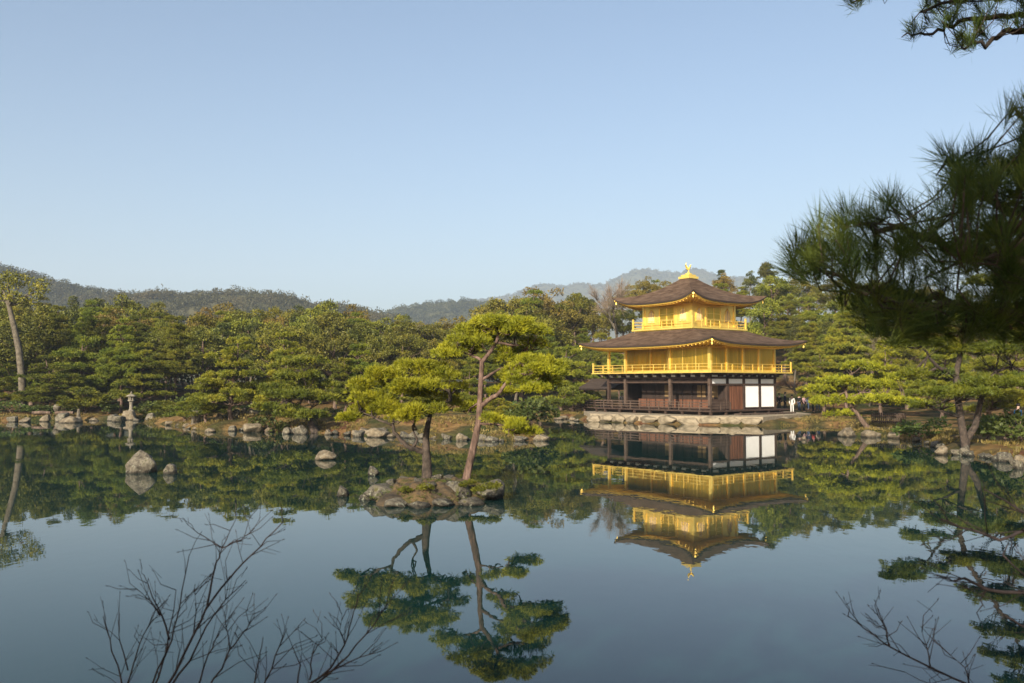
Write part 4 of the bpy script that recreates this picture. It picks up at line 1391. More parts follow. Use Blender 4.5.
# near the pavilion and the right garden
GR = "layered pines around the pavilion"
tr('pine', 560, 92, 345, "layered pine on the bank left of the pavilion porch", GR, width=1.1)
tr('pine', 540, 97, 330, "taller layered pine behind the bank left of the porch", GR)
tr('small', 572, 88, 388, "small pine beside the porch roof of the pavilion", None, width=1.5)
tr('pine', 822, 80, 350, "layered pine just right of the pavilion's lower roof", GR, width=1.1)
tr('tallpine', 845, 90, 308, "tall red-trunked pine right of the pavilion", GR)
tr('tallpine', 806, 98, 318, "slender pine directly behind the pavilion's right roof corner", GR)
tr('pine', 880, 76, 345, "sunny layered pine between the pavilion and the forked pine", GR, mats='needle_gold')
tr('pine', 905, 86, 325, "layered pine in the right garden behind the sunny one", GR)
tr('pine', 985, 62, 340, "shadowed pine at the back of the right garden", GR)
tr('pine', 940, 72, 330, "layered pine rising behind the forked garden pine", GR)
tr('broad', 1015, 75, 320, "broadleaf tree at the right picture edge behind the garden")
tr('shrub', 920, 50, 418, "dark clipped bush left of the forked pine's trunk", None, width=1.4)
for i, (u, Y, v) in enumerate([(985, 46, 418), (1004, 44, 413), (1022, 43, 415)]):
    tr('shrub', u, Y, v, "large-leaved green bush right of the forked pine, %s towards the picture edge" % ordinal(i), "bushes right of the forked pine", width=1.1)
px_pine("young_pine", "young pine with slanting bare trunk over the pale boulders", (868, 428),
        [(868, 428, 0), (860, 418, 0), (853, 408, 0), (847, 397, 0), (845, 388, 0)],
        [([(848, 398, 0), (862, 393, -.2), (885, 396, -.4), (905, 402, -.5)], .06, .02), ([(846, 392, 0), (832, 398, .2), (820, 404, .3)], .05, .02), ([(845, 390, 0), (852, 375, .2), (868, 362, .3)], .05, .02)],
        [(875, 401, -.5, 26, 9), (900, 403, -.4, 18, 8), (830, 402, .3, 20, 9), (845, 383, 0, 22, 10), (872, 386, .2, 22, 9), (822, 390, .6, 16, 8), (862, 368, .4, 18, 9), (838, 415, .6, 16, 7), (890, 378, .8, 16, 8)],
        58.5, 'needle_gold', 'bark', .15, 24, dens=60, k=7, l=.26, wd=.045)
px_pine("forked_pine", "large forked dark-trunked pine on the right shore", (966, 452),
        [(966, 452, 0), (964, 438, 0), (961, 420, 0), (958, 400, .2), (956, 375, .3), (962, 345, .3), (984, 310, .2), (1004, 280, .2), (1014, 250, 0)],
        [([(966, 448, .1), (974, 425, .3), (980, 405, .4), (984, 385, .5), (996, 372, .6), (1012, 366, .6)], .17, .05),
         ([(957, 378, .3), (948, 371, .1), (938, 367, 0), (928, 356, -.2), (922, 346, -.2)], .12, .04),
         ([(959, 350, .3), (930, 340, .4), (905, 336, .5)], .08, .03), ([(961, 418, 0), (940, 410, -.5), (925, 406, -.7)], .07, .025),
         ([(972, 330, .2), (1000, 322, .2), (1030, 318, .2)], .08, .03), ([(992, 298, .2), (1010, 286, .2), (1035, 282, .4)], .07, .03), ([(984, 310, .2), (972, 316, .3)], .05, .02)],
        [(1000, 385, -.5, 40, 12), (1035, 380, .3, 34, 12), (960, 394, -.8, 34, 11), (915, 345, -.2, 28, 11), (900, 335, .5, 24, 10), (925, 375, .2, 24, 9), (925, 406, -.7, 18, 8),
         (985, 352, .3, 40, 12), (1030, 340, .2, 40, 12), (980, 318, .3, 30, 12), (1028, 312, .2, 36, 12), (1006, 283, .2, 34, 12), (1002, 258, .2, 26, 12), (1034, 254, .3, 30, 12),
         (1014, 232, 0, 26, 11), (1040, 280, .3, 34, 12), (1030, 228, .2, 26, 12)],
        42.0, 'needle', 'bark_dark', .165, 25, dens=90, k=7, l=.2, wd=.032)

# wooded rows behind, each tree on its own; skyline read from the photograph
SKY = [(-40, 285), (0, 290), (40, 292), (70, 289), (100, 288), (130, 293), (180, 304), (210, 299), (240, 301), (290, 299), (320, 297), (360, 305), (400, 309), (430, 313), (470, 312), (490, 301),
       (510, 294), (540, 290), (555, 300), (580, 291), (600, 300), (640, 287), (660, 280), (700, 276), (725, 268), (745, 272), (768, 262), (790, 268), (830, 272), (900, 285), (1050, 290)]
def sky_v(u):
    return float(np.interp(u, [a for a, b in SKY], [b for a, b in SKY]))
rows_spec = [(98, 20, 26, -30, 530, .0), (108, 12, 25, -35, 560, .0), (122, 2, 25, -40, 585, .0)]
entries = {}
rr_ = random.Random(4)
for i_, uu in enumerate(range(-25, 540, 24)):
    entries.setdefault((7, 'broad'), []).append((uu + rr_.uniform(-5, 5), 112 + rr_.uniform(-4, 4), 352 + rr_.uniform(-8, 8)))
for i_, uu in enumerate(range(-30, 560, 21)):
    entries.setdefault((7, 'shrub'), []).append((uu + rr_.uniform(-5, 5), 119 + rr_.uniform(-3, 3), 360 + rr_.uniform(-8, 5)))
for ri, (Y, drop, step, u0, u1, _) in enumerate(rows_spec):
    u = u0 + ri * 7
    while u < u1:
        uu = u + rr_.uniform(-5, 5)
        k = rr_.choices(['broad', 'brown', 'pine', 'conifer', 'tallpine'], [6, 1.6, 1.6, 1.4, 1.6] if ri < 2 else [7, 2.2, .2, 1.6, .8])[0]
        entries.setdefault((ri, k), []).append((uu, Y + rr_.uniform(-4, 4), sky_v(uu) + drop + rr_.uniform(-3, 7)))
        u += step * rr_.uniform(.8, 1.2)
for ri, (Y, drop, step, u0, u1) in enumerate([(100, 48, 27, 590, 1050), (112, 30, 25, 575, 1050), (128, 12, 24, 560, 1050), (145, 0, 22, 480, 1050)]):
    u = u0 + ri * 6
    while u < u1:
        uu = u + rr_.uniform(-5, 5)
        k = rr_.choices(['broad', 'brown', 'pine', 'conifer', 'tallpine'], [5, 1.2, 2.4, 2.4, 2.2] if ri < 3 else [3, 1.5, 1.2, 4, 2.0])[0]
        if not (620 < uu < 760 and ri < 2):
            entries.setdefault((ri + 3, k), []).append((uu, Y + rr_.uniform(-5, 5), sky_v(uu) + drop + rr_.uniform(-3, 8)))
        u += step * rr_.uniform(.8, 1.2)
for i_, uu in enumerate(range(775, 1060, 22)):
    entries.setdefault((8, 'shrub'), []).append((uu + rr_.uniform(-5, 5), 122 + rr_.uniform(-3, 3), 325 + rr_.uniform(-8, 5)))
ROWN = ["front row of the left wood", "middle row of the left wood", "back row of the left wood",
        "lowest row behind the pavilion", "second row behind the pavilion", "third row behind the pavilion", "skyline row behind the pavilion", "shaded undergrowth of the left wood", "undergrowth up the right slope"]
KIND = {'broad': "rounded olive tree", 'brown': "brownish rounded tree", 'pine': "layered pine", 'conifer': "dark conifer", 'tallpine': "tall pine with red trunk", 'shrub': "big dark bush"}
for (ri, k), lst in sorted(entries.items()):
    lst.sort()
    for i, (u, Y, v) in enumerate(lst):
        lab = "%s, %s from left in the %s" % (KIND[k], ordinal(i), ROWN[ri]) if len(lst) > 1 else "only %s in the %s" % (KIND[k], ROWN[ri])
        tree(k, u, Y, v, lab, "trees in the " + ROWN[ri], width=rr_.uniform(.85, 1.15))
tr('bare', 617, 118, 275, "bare pinkish tree left of the pavilion's upper roof", None, variant=0)
tr('bare', 452, 108, 318, "bare brown tree left of the tall islet pine's crown", None, variant=1, width=1.2)
tr('bare', 868, 92, 330, "bare pale tree seen through the pines right of the pavilion", None, variant=0, width=.9)
tr('brown', 650, 140, 277, "dark brownish tree just left of the pavilion's roof bird", None)
tr('conifer', 768, 138, 259, "tallest dark tree on the skyline right of the pavilion", None, variant=2)
tr('conifer', 722, 150, 266, "dark skyline tree just right of the roof bird", None, variant=0)
tr('conifer', 889, 138, 285, "dark conifer on the right slope half hidden by the near pine", None, variant=1, width=1.3)
tr('brown', 541, 128, 288, "rounded reddish tree on the skyline left of the blue mountain", None)
tr('bare', 800, 86, 372, "bare reddish tree beside the pavilion's right wall", None, variant=1, width=1.1)

# ------------------------------------------------------------------ grass along the shores
gp = []
r3 = random.Random(9)
cand = np.array([(r3.uniform(-52, 28), r3.uniform(33, 92)) for _ in range(60000)])
sd, si = sdist(POND, cand[:, 0], cand[:, 1]), sdist(ISLAND, cand[:, 0], cand[:, 1])
dd = np.maximum(-sd, si)
patch = np.sin(cand[:, 0] * .8 + 1) * np.cos(cand[:, 1] * .6) + .5 * np.sin(cand[:, 0] * 2.3)
ok = (sdist(GC, cand[:, 0], cand[:, 1]) < -1.0) & (dd > .05) & (dd < 4.5) & (patch > -.25) & (np.abs(cand[:, 0]) < .6 * cand[:, 1])
cand = cand[ok][:9000]
zz = ground_z(cand[:, 0], cand[:, 1])
pebble_tufts("dry_grass", np.column_stack([cand, zz - .03]), 6, .24, .04, .55, 'straw', "orange-brown winter grass along the island and far shores", "grass")

# ------------------------------------------------------------------ stone lantern, small stones
lx = at(131, 411, 81.5)
t = thing("stone_lantern", "stone lantern with a wide cap on the left shore", "lantern", (lx.x, 81.5, .1), scale=.86)
z0 = max(gz(lx.x, 81.5), .3)
rock(lx.x, 81.2, 1.0, .7, .55, 'rock_tan', "orange-tinted mound stone carrying the stone lantern", None, z=.1)
z0 = .72
MB().lathe([(.34, z0), (.34, z0 + .1), (.25, z0 + .18), (.2, z0 + .22)], 6).build("base", M['stone'], t)
MB().lathe([(.19, z0 + .22), (.165, z0 + .6), (.19, z0 + .98)], 12).build("post", M['stone'], t)
MB().lathe([(.2, z0 + .98), (.34, z0 + 1.1), (.34, z0 + 1.18), (.3, z0 + 1.2)], 6).build("platform", M['stone'], t)
fb = MB()
for k in range(6):
    a = 2 * math.pi * (k + .5) / 6
    fb.box(.22 * math.cos(a) - .045, .22 * math.cos(a) + .045, .22 * math.sin(a) - .045, .22 * math.sin(a) + .045, z0 + 1.2, z0 + 1.5)
fb.lathe([(.15, z0 + 1.2), (.15, z0 + 1.5)], 6).build("fire_box", M['stone'], t)
MB().lathe([(.26, z0 + 1.5), (.52, z0 + 1.56), (.50, z0 + 1.62), (.25, z0 + 1.76), (.1, z0 + 1.82)], 6).build("cap", M['stone'], t)
MB().lathe([(.06, z0 + 1.82), (.1, z0 + 1.9), (.08, z0 + 1.98), (.015, z0 + 2.08)], 10).build("finial", M['stone'], t)
lx = at(57, 410, 82.5)
t = thing("stone_post_lantern", "small round-topped stone lantern on the left shore bank", "lantern", (lx.x, 82.5, gz(lx.x, 82.5)))
MB().lathe([(.2, -.3), (.17, .35), (.24, .42)], 10).build("post", M['rock'], t)
MB().lathe([(.24, .421), (.33, .6), (.34, .75), (.24, .92), (.06, 1.0)], 12).build("cap", M['rock'], t)
lx = at(78, 420, 80)
tag(MB().tube([(lx.x, 80, -.4), (lx.x + .03, 80, .55), (lx.x + .05, 80, 1.0)], [.17, .15, .12], 8).build("mooring_post", M['bark_pale']), "short pale wooden post standing at the left shore's waterline", "post")
for i, u in enumerate((40, 63)):
    a = at(u - 8, 415, 81.2)
    b = at(u + 11, 415, 81.2)
    tag(MB().tube([(a.x, 81.2, .62), ((a.x + b.x) / 2, 81.25, .66), (b.x, 81.1, .63)], [.13, .14, .12], 8).build("edging_log", M['bark']),
        ["reddish log edging the left shore bank, left of the small round lantern", "reddish log edging the left shore bank, under the small round lantern"][i], "log", "logs edging the left bank")
# tree stump on the island
for u, v, Y, lab in ((196, 417, 67, "short pale sawn stump near the left end of the central island"), ):
    q = at(u, v, Y)
    tag(MB().tube([(q.x, Y, gz(q.x, Y) - .2), (q.x, Y, gz(q.x, Y) + .4), (q.x + .03, Y, gz(q.x, Y) + .85)], [.36, .28, .25], 10).build("tree_stump", M['bark_pale']), lab, "stump")
# bamboo fence in the right garden
a, b = at(872, 416, 64), at(905, 415, 62)
t = thing("bamboo_fence", "low tan bamboo fence behind the boulders in the right garden", "fence", (a.x, 64, gz(a.x, 64)))
fn = MB()
for i in range(18):
    f = i / 17
    x, y = (b.x - a.x) * f, -2 * f
    fn.tube([(x, y, -.1), (x, y, .85)], .045, 6)
fn.build("pickets", M['wood_grey'], t)
MB().tube([(-.05, -.07, .6), (b.x - a.x + .05, -2.07, .6)], .04, 6).tube([(-.05, -.07, .25), (b.x - a.x + .05, -2.07, .25)], .04, 6).build("crossbar", M['wood_grey'], t)

# ------------------------------------------------------------------ people
def skin_mesh(name, verts, edges, radii, m, sub=1):
    me = bpy.data.meshes.new(name)
    me.from_pydata(verts, edges, [])
    o = bpy.data.objects.new(name, me)
    COL.objects.link(o)
    sk = o.modifiers.new("skin", 'SKIN')
    sk.use_smooth_shade = True
    for i, r_ in enumerate(radii):
        me.skin_vertices[0].data[i].radius = (r_, r_) if not isinstance(r_, tuple) else r_
        me.skin_vertices[0].data[i].use_root = i == 0
    sb = o.modifiers.new("sub", 'SUBSURF')
    sb.levels = sb.render_levels = sub
    dg = bpy.context.evaluated_depsgraph_get()
    out = bpy.data.meshes.new_from_object(o.evaluated_get(dg))
    bpy.data.objects.remove(o)
    out.name = name
    out.materials.clear()
    out.materials.append(m)
    return out
def person_meshes(step, arm):
    """1.68 m figure: continuous body, then jacket, trousers and hair"""
    Vv = [(0, 0, .90), (0, 0, 1.05), (0, 0, 1.22), (0, 0, 1.38), (0, -.01, 1.46), (0, -.02, 1.53), (0, -.03, 1.62),
          (.09, 0, .86), (.10, -step * .5, .48), (.10, step * .3 - step * .6, .08), (.10, -step * .3 - .14, .035),
          (-.09, 0, .86), (-.10, step * .3, .48), (-.10, step * .6, .08), (-.10, step * .6 - .13, .035),
          (.18, 0, 1.36), (.24, .03, 1.10), (.22, -arm, .90), (.21, -arm - .03, .80), (-.18, 0, 1.36), (-.24, .02, 1.10), (-.23, -.05 - arm * .5, .88), (-.22, -.08 - arm * .5, .78)]
    E_ = [(0, 1), (1, 2), (2, 3), (3, 4), (4, 5), (5, 6), (0, 7), (7, 8), (8, 9), (9, 10), (0, 11), (11, 12), (12, 13), (13, 14), (3, 15), (15, 16), (16, 17), (17, 18), (3, 19), (19, 20), (20, 21), (21, 22)]
    rd = [.11, .10, .115, .105, .05, .065, .08, .072, .052, .038, .03, .072, .052, .038, .03, .05, .038, .03, .028, .05, .038, .03, .028]
    body = skin_mesh("person", Vv, E_, rd, M['skin'])
    ji = [0, 1, 2, 3, 15, 16, 17, 19, 20, 21]
    mp = {a: i for i, a in enumerate(ji)}
    jk = skin_mesh("jacket", [Vv[i] for i in ji], [(mp[a], mp[b]) for a, b in E_ if a in mp and b in mp], [rd[i] + .022 for i in ji], M['navy'])
    ti = [0, 7, 8, 9, 11, 12, 13]
    mp = {a: i for i, a in enumerate(ti)}
    tr_ = skin_mesh("trousers", [Vv[i] for i in ti], [(mp[a], mp[b]) for a, b in E_ if a in mp and b in mp], [rd[i] + .018 for i in ti], M['denim'])
    hb = MB()
    hb.lathe([(.075, 1.60), (.105, 1.64), (.10, 1.69), (.06, 1.735), (.01, 1.745)], 12, (0, -.02))
    hr = hb.mesh("hair", M['hair'], True)
    return body, jk, tr_, hr
PM = [person_meshes(.16, .05), person_meshes(.02, .14)]
def person(x, y, z, rz, var, jc, tc_, label, group=None, s=1.0):
    b_, j_, t_, h_ = PM[var]
    o = link("person", b_)
    o.location = (x, y, z)
    o.rotation_euler = (0, 0, rz)
    o.scale = (s, s, s)
    tag(o, label, "person", group)
    for nm, me, mt in (("jacket", j_, jc), ("trousers", t_, tc_), ("hair", h_, None)):
        c = link(nm, me, o)
        if mt:
            c.material_slots[0].link = 'OBJECT'
            c.material_slots[0].material = M[mt]
    return o
GP = "visitors on the path right of the pavilion"
for (u, Y, rz, var, jc, tcc, lab) in [
    (779, 84, .3, 1, 'black', 'black', "person in dark clothes standing nearest the pavilion's right wall"),
    (785, 85.5, 1.2, 0, 'navy', 'black', "person in navy jacket just left of the white-clad visitor"),
    (792, 83, -.2, 1, 'white', 'white', "person dressed all in white beside the pavilion"),
    (799, 86, 2.4, 0, 'black', 'denim', "person in black jacket just right of the white-clad visitor"),
    (804, 85, .8, 1, 'pink', 'black', "person in pale pink jacket among the dark-clad visitors"),
    (808, 87, -1.0, 0, 'navy', 'denim', "person in dark blue jacket right of the pink-jacketed one"),
    (813, 85, 1.7, 1, 'red', 'black', "person in dark red jacket near the right end of the group"),
    (818, 86.5, .2, 0, 'beige', 'denim', "person in beige jacket at the right end of the group")]:
    q = at(u, 400, Y)
    z_ = gz(q.x, Y)
    xl, yl = q.x, Y
    person(q.x, Y, max(z_, .3), rz, var, jc, tcc, lab, GP, random.uniform(.90, .98))
q = at(622, 400, 90)
person(q.x, 90, gz(q.x, 90), 0, 1, 'white', 'grey', "person in a white jacket seen through the pavilion's open left bay")
q = at(1018, 412, 47)
person(q.x, 47, gz(q.x, 47), .4, 1, 'blue', 'grey', "person in bright blue jacket behind bushes at the right picture edge")

# ------------------------------------------------------------------ the big pine over the viewpoint
def needle_tuft(P, D, n, l, wd, rng):
    """long needles fanning out round the last few centimetres of a twig"""
    D = D / np.linalg.norm(D)
    s = -.07 * rng.random(n)
    PP = P[None] + D[None] * s[:, None]
    dd_ = D[None] * (.55 + .5 * rng.random((n, 1))) + rng.normal(size=(n, 3)) * .36
    return blades(PP, dd_, l * (.7 + .4 * rng.random(n)), wd, rng=rng)
rng = np.random.default_rng(77)
fx, fy = 3.9, 2.2
zb = gz(fx, fy)
big = thing("overhanging_pine", "large dark pine reaching in from the right over the near bank", "pine tree", (fx, fy, zb - .1))
b0 = Vector(big.location)
mbk = MB()
TR = [Vector((0, 0, -.3)), Vector((.05, .02, 1.5)), Vector((-.05, .1, 3.2)), Vector((.1, -.1, 5.0)), Vector((-.1, -.4, 7.0)), Vector((-.3, -.8, 9.0))]
mbk.tube(TR, [.34, .28, .25, .21, .16, .08], 12)
LIMBS = [
    ([(1120, 335, 3.2), (1000, 306, 3.15), (920, 298, 3.1), (860, 284, 3.05), (815, 268, 3.0)], .022, .006),
    ([(1130, 310, 3.2), (1010, 268, 3.1), (940, 240, 3.0), (890, 228, 2.95), (850, 222, 2.9)], .026, .005),
    ([(1130, 250, 3.3), (1030, 222, 3.2), (990, 200, 3.1), (960, 175, 3.1), (948, 160, 3.1)], .022, .005),
    ([(1130, 190, 3.3), (1060, 160, 3.3), (1030, 128, 3.25), (1014, 108, 3.2)], .018, .005),
    ([(1120, 330, 2.8), (1020, 314, 2.8), (950, 306, 2.75), (890, 304, 2.7), (845, 292, 2.7)], .016, .005),
    ([(1140, 285, 2.7), (1060, 262, 2.7), (1000, 258, 2.65), (960, 262, 2.6)], .02, .005)]
TOPL = [([(1150, 10, 5.2), (1060, 24, 5.2), (1010, 32, 5.2), (985, 41, 5.15), (962, 48, 5.1)], .03, .006),
        ([(1060, 20, 5.2), (1010, 14, 5.2), (960, 22, 5.3), (930, 33, 5.3), (908, 33, 5.3)], .02, .005),
        ([(1150, -60, 5.4), (1000, -40, 5.4), (920, -22, 5.4), (870, -8, 5.4), (852, 3, 5.4)], .025, .005),
        ([(1060, -10, 5.2), (1000, -5, 5.2), (950, 2, 5.2), (920, 12, 5.2)], .02, .005)]
limb_samples, top_samples = [], []
for src, store in ((LIMBS, limb_samples), (TOPL, top_samples)):
    for lim, ra, rb in src:
        L = [at(u, v, y) - b0 for u, v, y in lim]
        pts = []
        for a, b in zip(L[:-1], L[1:]):
            for q_ in np.linspace(0, 1, 6)[:-1]:
                pts.append(a.lerp(b, q_) + Vector(rng.normal(size=3)) * .012)
        pts.append(L[-1])
        m_ = len(pts)
        mbk.tube(pts, [ra + (rb - ra) * i / (m_ - 1) for i in range(m_)], 7)
        h = TR[3] if store is top_samples else TR[2]
        mbk.tube(limb_pts(h + Vector((0, 0, -.3)), L[0], rng, .03, .03), [ra * 2.6 - ra * 1.6 * i / 5 for i in range(6)], 8)
        store += pts
OUT = [(786, 262), (800, 246), (826, 232), (835, 208), (850, 214), (868, 212), (884, 200), (900, 210), (922, 214), (932, 190), (946, 168), (940, 150), (958, 152), (984, 152), (1006, 136), (1008, 104),
       (1030, 95), (1120, 95), (1120, 345), (1024, 330), (960, 322), (905, 322), (858, 312), (822, 296), (800, 276)]
def inside(poly, x, y):
    c = False
    for (x0, y0), (x1, y1) in zip(poly, poly[1:] + poly[:1]):
        if (y0 > y) != (y1 > y) and x < (x1 - x0) * (y - y0) / (y1 - y0) + x0:
            c = not c
    return c
Vs = []
def add_tuft(P, store, n, l, wd, back=None):
    near = min(store, key=lambda z: (z - P).length + max(0, P.x - z.x) * -.3)
    d = (P - near)
    D = d.normalized() * .45 + Vector((-.22 + rng.normal() * .25, rng.normal() * .3, .75))
    mid = near.lerp(P, .55) + Vector(rng.normal(size=3)) * .02 - Vector((0, 0, .02))
    mbk.tube([near, mid, P], [.0034, .0028, .0022], 4)
    Vs.append(needle_tuft(np.array(P), np.array(D), n, l, wd, rng))
for (u, v) in OUT[1:17]:
    for _ in range(3):
        add_tuft(at(u + 9 + rng.normal() * 6, v + 9 + rng.normal() * 6, 3.0 + rng.normal() * .12) - b0, limb_samples, 64, .12, .0021)
for (u, v) in ((793, 262), (800, 252), (811, 244), (797, 270), (806, 262), (822, 236), (815, 258)):
    for _ in range(2):
        add_tuft(at(u + rng.normal() * 4, v + rng.normal() * 4, 3.0 + rng.normal() * .1) - b0, limb_samples, 64, .115, .0021)
cnt = 0
while cnt < 290:
    u, v = rng.uniform(786, 1110), rng.uniform(95, 345)
    if inside(OUT, u - 12, v - 20) and inside(OUT, u, v):
        cnt += 1
        add_tuft(at(u, v, rng.uniform(2.5, 3.5)) - b0, limb_samples, 85, .115, .0019)
cnt = 0
while cnt < 70:
    cnt += 1
    add_tuft(at(rng.uniform(850, 1090), rng.uniform(300, 338), rng.uniform(2.7, 3.3)) - b0, limb_samples, 80, .11, .002)
cnt = 0
TOPP = [(908, 28), (925, 5), (945, -40), (1100, -40), (1100, 30), (1024, 24), (985, 36), (962, 44), (955, 36), (975, 26), (940, 24)]
while cnt < 150:
    u, v = rng.uniform(905, 1100), rng.uniform(-40, 46)
    if inside(TOPP, u, v):
        cnt += 1
        add_tuft(at(u, v, rng.uniform(4.9, 5.5)) - b0, top_samples, 55, .10, .0032)
for (u, v) in ((852, 3), (846, -2), (862, 0), (868, -6), (880, -10), (895, -12), (910, 30), (914, 33), (922, 28), (964, 46), (958, 47), (972, 44), (984, 40)):
    add_tuft(at(u, v, 5.3) - b0, top_samples, 45, .10, .003)
NV = np.concatenate(Vs)
# unseen pads added above and behind the viewpoint to shade boughs and near bank
SHADE_V = []
for _ in range(44):
    c = Vector((rng.uniform(-8.5, 3.5), rng.uniform(-9, -1.2), 0)) - Vector((fx, fy, 0))
    c.z = rng.uniform(5.6, 9.8) - b0.z
    if _ % 8 == 1:
        c = Vector((rng.uniform(-1, 2.6), rng.uniform(-2.6, -.3), rng.uniform(7.0, 8.8))) - b0
    if _ % 4 == 3:
        c = Vector((rng.uniform(-6.8, -2.2), rng.uniform(-6.5, -3), rng.uniform(5.0, 6.8))) - b0
    pr = rng.uniform(.7, 1.3)
    P, N = pad_points(c, pr, pr, .5, 60, rng)
    SHADE_V.append(tufts(P, N, 5, .38, .12, .6, rng))
    if rng.random() < .6:
        h = TR[4] if c.z > 5 else TR[3]
        mbk.tube(limb_pts(h, c, rng, .02, .05), [.07, .055, .045, .035, .025, .012], 6)
SHADE_Vn = np.concatenate(SHADE_V)
mbk.build("trunk", M['bark_dark'], big, True)
link("crown", mesh_np("crown", np.concatenate([NV, SHADE_Vn]), [quad_faces((len(NV) + len(SHADE_Vn)) // 4)], [M['needle_near']]), big)  # visible needles joined with the added shading pads

# ------------------------------------------------------------------ bare shrubs of the near bank
def bare_shrub(label, stems, Y, base_u, group, seed, thick=.0052, side=1.0):
    r_ = np.random.default_rng(seed)
    gx = (base_u - 512) / F_PX * Y
    b0 = Vector((gx, Y, gz(gx, Y) - .1))
    root = thing("bare_shrub", label, "shrub", b0, 0, group)
    mbx = MB()
    nodes = []
    for pts, ra in stems:
        L = [at(u, v, Y + dy) - b0 for u, v, dy in pts]
        if ra > .8:
            L = [Vector((r_.normal() * .04, r_.normal() * .04, 0)), (L[0] * .6 + Vector((0, 0, 0)))] + L
        fine = []
        for a, b in zip(L[:-1], L[1:]):
            for q_ in (0, .3, .6):
                fine.append(a.lerp(b, q_) + Vector(r_.normal(size=3)) * (a - b).length * .02)
        fine.append(L[-1])
        m_ = len(fine)
        mbx.tube(fine, [thick * ra * (1.0 - .72 * i / (m_ - 1)) for i in range(m_)], 6)
        nodes += [(fine[i], (fine[min(i + 1, m_ - 1)] - fine[max(i - 1, 0)]).normalized(), ra * (1 - .6 * i / m_)) for i in range(m_ // 4, m_)]
    for p_, d, ra in nodes:
        for _ in range(2):
            if r_.random() < .46 * side:
                nd = (d + Vector((r_.normal() * .75, r_.normal() * .6, r_.normal() * .4 + .25))).normalized()
                ln = r_.uniform(.05, .17) * (.6 + .6 * ra)
                e = p_ + nd * ln
                mbx.tube([p_, p_.lerp(e, .5) + Vector(r_.normal(size=3)) * .008, e], [thick * .28, thick * .22, thick * .14], 4)
                if r_.random() < .6:
                    k_ = p_.lerp(e, r_.uniform(.3, .7))
                    n2 = (nd + Vector(r_.normal(size=3)) * .6 + Vector((0, 0, .25))).normalized()
                    mbx.tube([k_, k_ + n2 * ln * .55], [thick * .18, thick * .11], 4)
                # bud
                mbx.tube([e, e + nd * .006, e + nd * .012], [thick * .14, thick * .30, thick * .08], 4)
    mbx.build("stems", M['twig_dark'], root, True)
    return root
GS = "bare shrubs on the near bank"
bare_shrub("tall leafless shrub at the bottom left reaching up over the water", [
    ([(153, 690, 0), (171, 640, 0), (180, 603, 0), (189, 556, .05)], 1.0), ([(164, 690, 0), (196, 631, 0), (214, 597, 0), (236, 570, 0), (260, 547, 0), (283, 522, 0)], 1.15),
    ([(207, 606, 0), (217, 562, .05), (222, 548, .05), (236, 519, .1)], .75), ([(222, 548, .05), (203, 536, .05), (188, 525, 0)], .5), ([(222, 548, .05), (240, 540, .1), (255, 528, .1)], .45),
    ([(124, 690, .1), (112, 650, .1), (103, 616, .1)], .9), ([(127, 690, .05), (140, 645, .05), (155, 612, 0)], .9), ([(128, 670, .1), (120, 640, .1), (118, 620, .1)], .5),
    ([(170, 640, 0), (164, 619, 0), (153, 597, -.05), (144, 575, -.05)], .7), ([(194, 634, 0), (196, 612, .1), (195, 595, .1)], .5), ([(160, 615, 0), (150, 600, 0), (136, 589, 0)], .5),
    ([(150, 690, -.1), (165, 655, -.1), (172, 620, -.1), (176, 590, -.1)], .7), ([(170, 690, .1), (200, 640, .1), (225, 600, .15), (246, 580, .2)], .8)], 3.0, 150, GS, 1)
bare_shrub("leafless shrub with three thin stems right of the tall bare one", [
    ([(206, 692, 0), (230, 650, 0), (244, 632, 0), (253, 619, 0)], .9), ([(230, 650, 0), (227, 632, 0), (225, 620, 0)], .5), ([(196, 692, 0), (208, 655, 0), (220, 632, 0)], .7),
    ([(253, 692, 0), (259, 660, 0), (263, 637, 0)], .9), ([(262, 692, 0), (276, 655, 0), (287, 628, 0)], .9)], 2.9, 225, GS, 2)
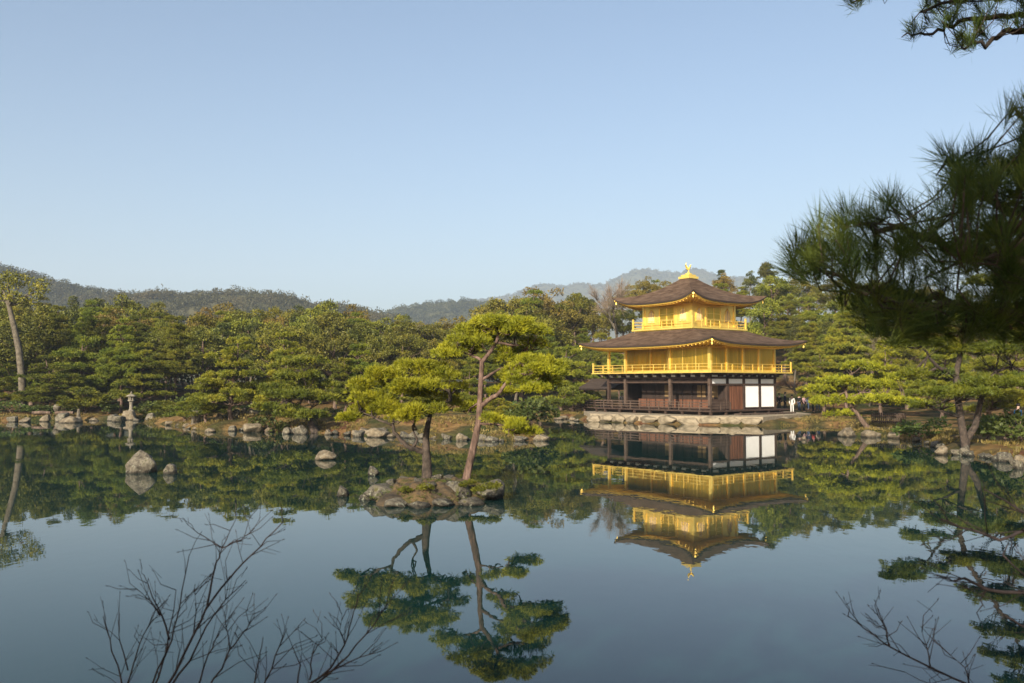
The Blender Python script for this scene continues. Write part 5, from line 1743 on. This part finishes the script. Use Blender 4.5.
bare_shrub("pale-twigged leafless shrub at the bottom between the bare bushes and islet reflection", [
    ([(300, 692, 0), (330, 668, 0), (345, 645, 0), (352, 618, 0), (358, 597, 0)], 1.0), ([(310, 692, 0), (339, 664, 0), (367, 634, 0), (386, 606, 0)], 1.0), ([(322, 676, 0), (350, 662, 0), (381, 648, 0)], .6),
    ([(295, 692, 0), (300, 665, 0), (292, 645, 0)], .7), ([(310, 680, 0), (312, 655, 0), (322, 638, 0)], .6), ([(345, 645, 0), (340, 630, 0), (342, 615, 0)], .4)], 3.0, 300, GS, 3)
bare_shrub("leafless twig reaching left over the water at the bottom right corner", [
    ([(1010, 705, 0), (954, 678, 0), (919, 662, 0), (889, 646, 0), (864, 628, 0), (848, 616, 0)], 1.0), ([(930, 667, 0), (928, 650, 0), (922, 632, 0)], .5), ([(889, 646, 0), (886, 630, 0), (878, 615, 0)], .5),
    ([(970, 686, 0), (965, 668, 0), (950, 655, 0)], .5), ([(990, 700, .1), (940, 690, .1), (905, 672, .1)], .6)], 3.0, 1040, GS, 4)
bare_shrub("dark bare branches entering from the right edge above the water", [
    ([(1070, 590, 0), (1024, 592, 0), (987, 590, 0), (965, 578, 0), (953, 581, 0)], 1.5), ([(1070, 520, 0), (1024, 530, .05), (1000, 540, .05), (980, 533, .05), (960, 527, .1), (941, 519, .1)], 1.3),
    ([(1070, 540, -.1), (1024, 512, -.1), (1004, 500, -.1), (984, 489, -.1)], 1.0), ([(1075, 610, .1), (1030, 580, .1), (1003, 555, .1)], 1.2), ([(987, 590, 0), (980, 600, .05), (985, 608, .05)], .5),
    ([(1060, 640, .1), (1020, 625, .1), (1000, 612, .1)], 1.0)], 2.7, 1075, GS, 5, thick=.0062, side=.6)

# ------------------------------------------------------------------ the air
hz = MB().box(-3600, 3600, -420, 4300, -3.2, 520).build("haze", None)
hz.data.materials.clear()
mh, nt, pb = new_mat("haze_air")
nt.nodes.remove(pb)
pv = nt.nodes.new("ShaderNodeVolumePrincipled")
pv.inputs["Color"].default_value = (.70, .83, 1.0, 1)
pv.inputs["Density"].default_value = .00023
pv.inputs["Density Attribute"].default_value = ""
pv.inputs["Anisotropy"].default_value = 0.0
nt.links.new(pv.outputs[0], nt.nodes["Material Output"].inputs["Volume"])
hz.data.materials.append(mh)
tag(hz, "thin pale haze hanging over the pond and the hills", "haze", kind="stuff")
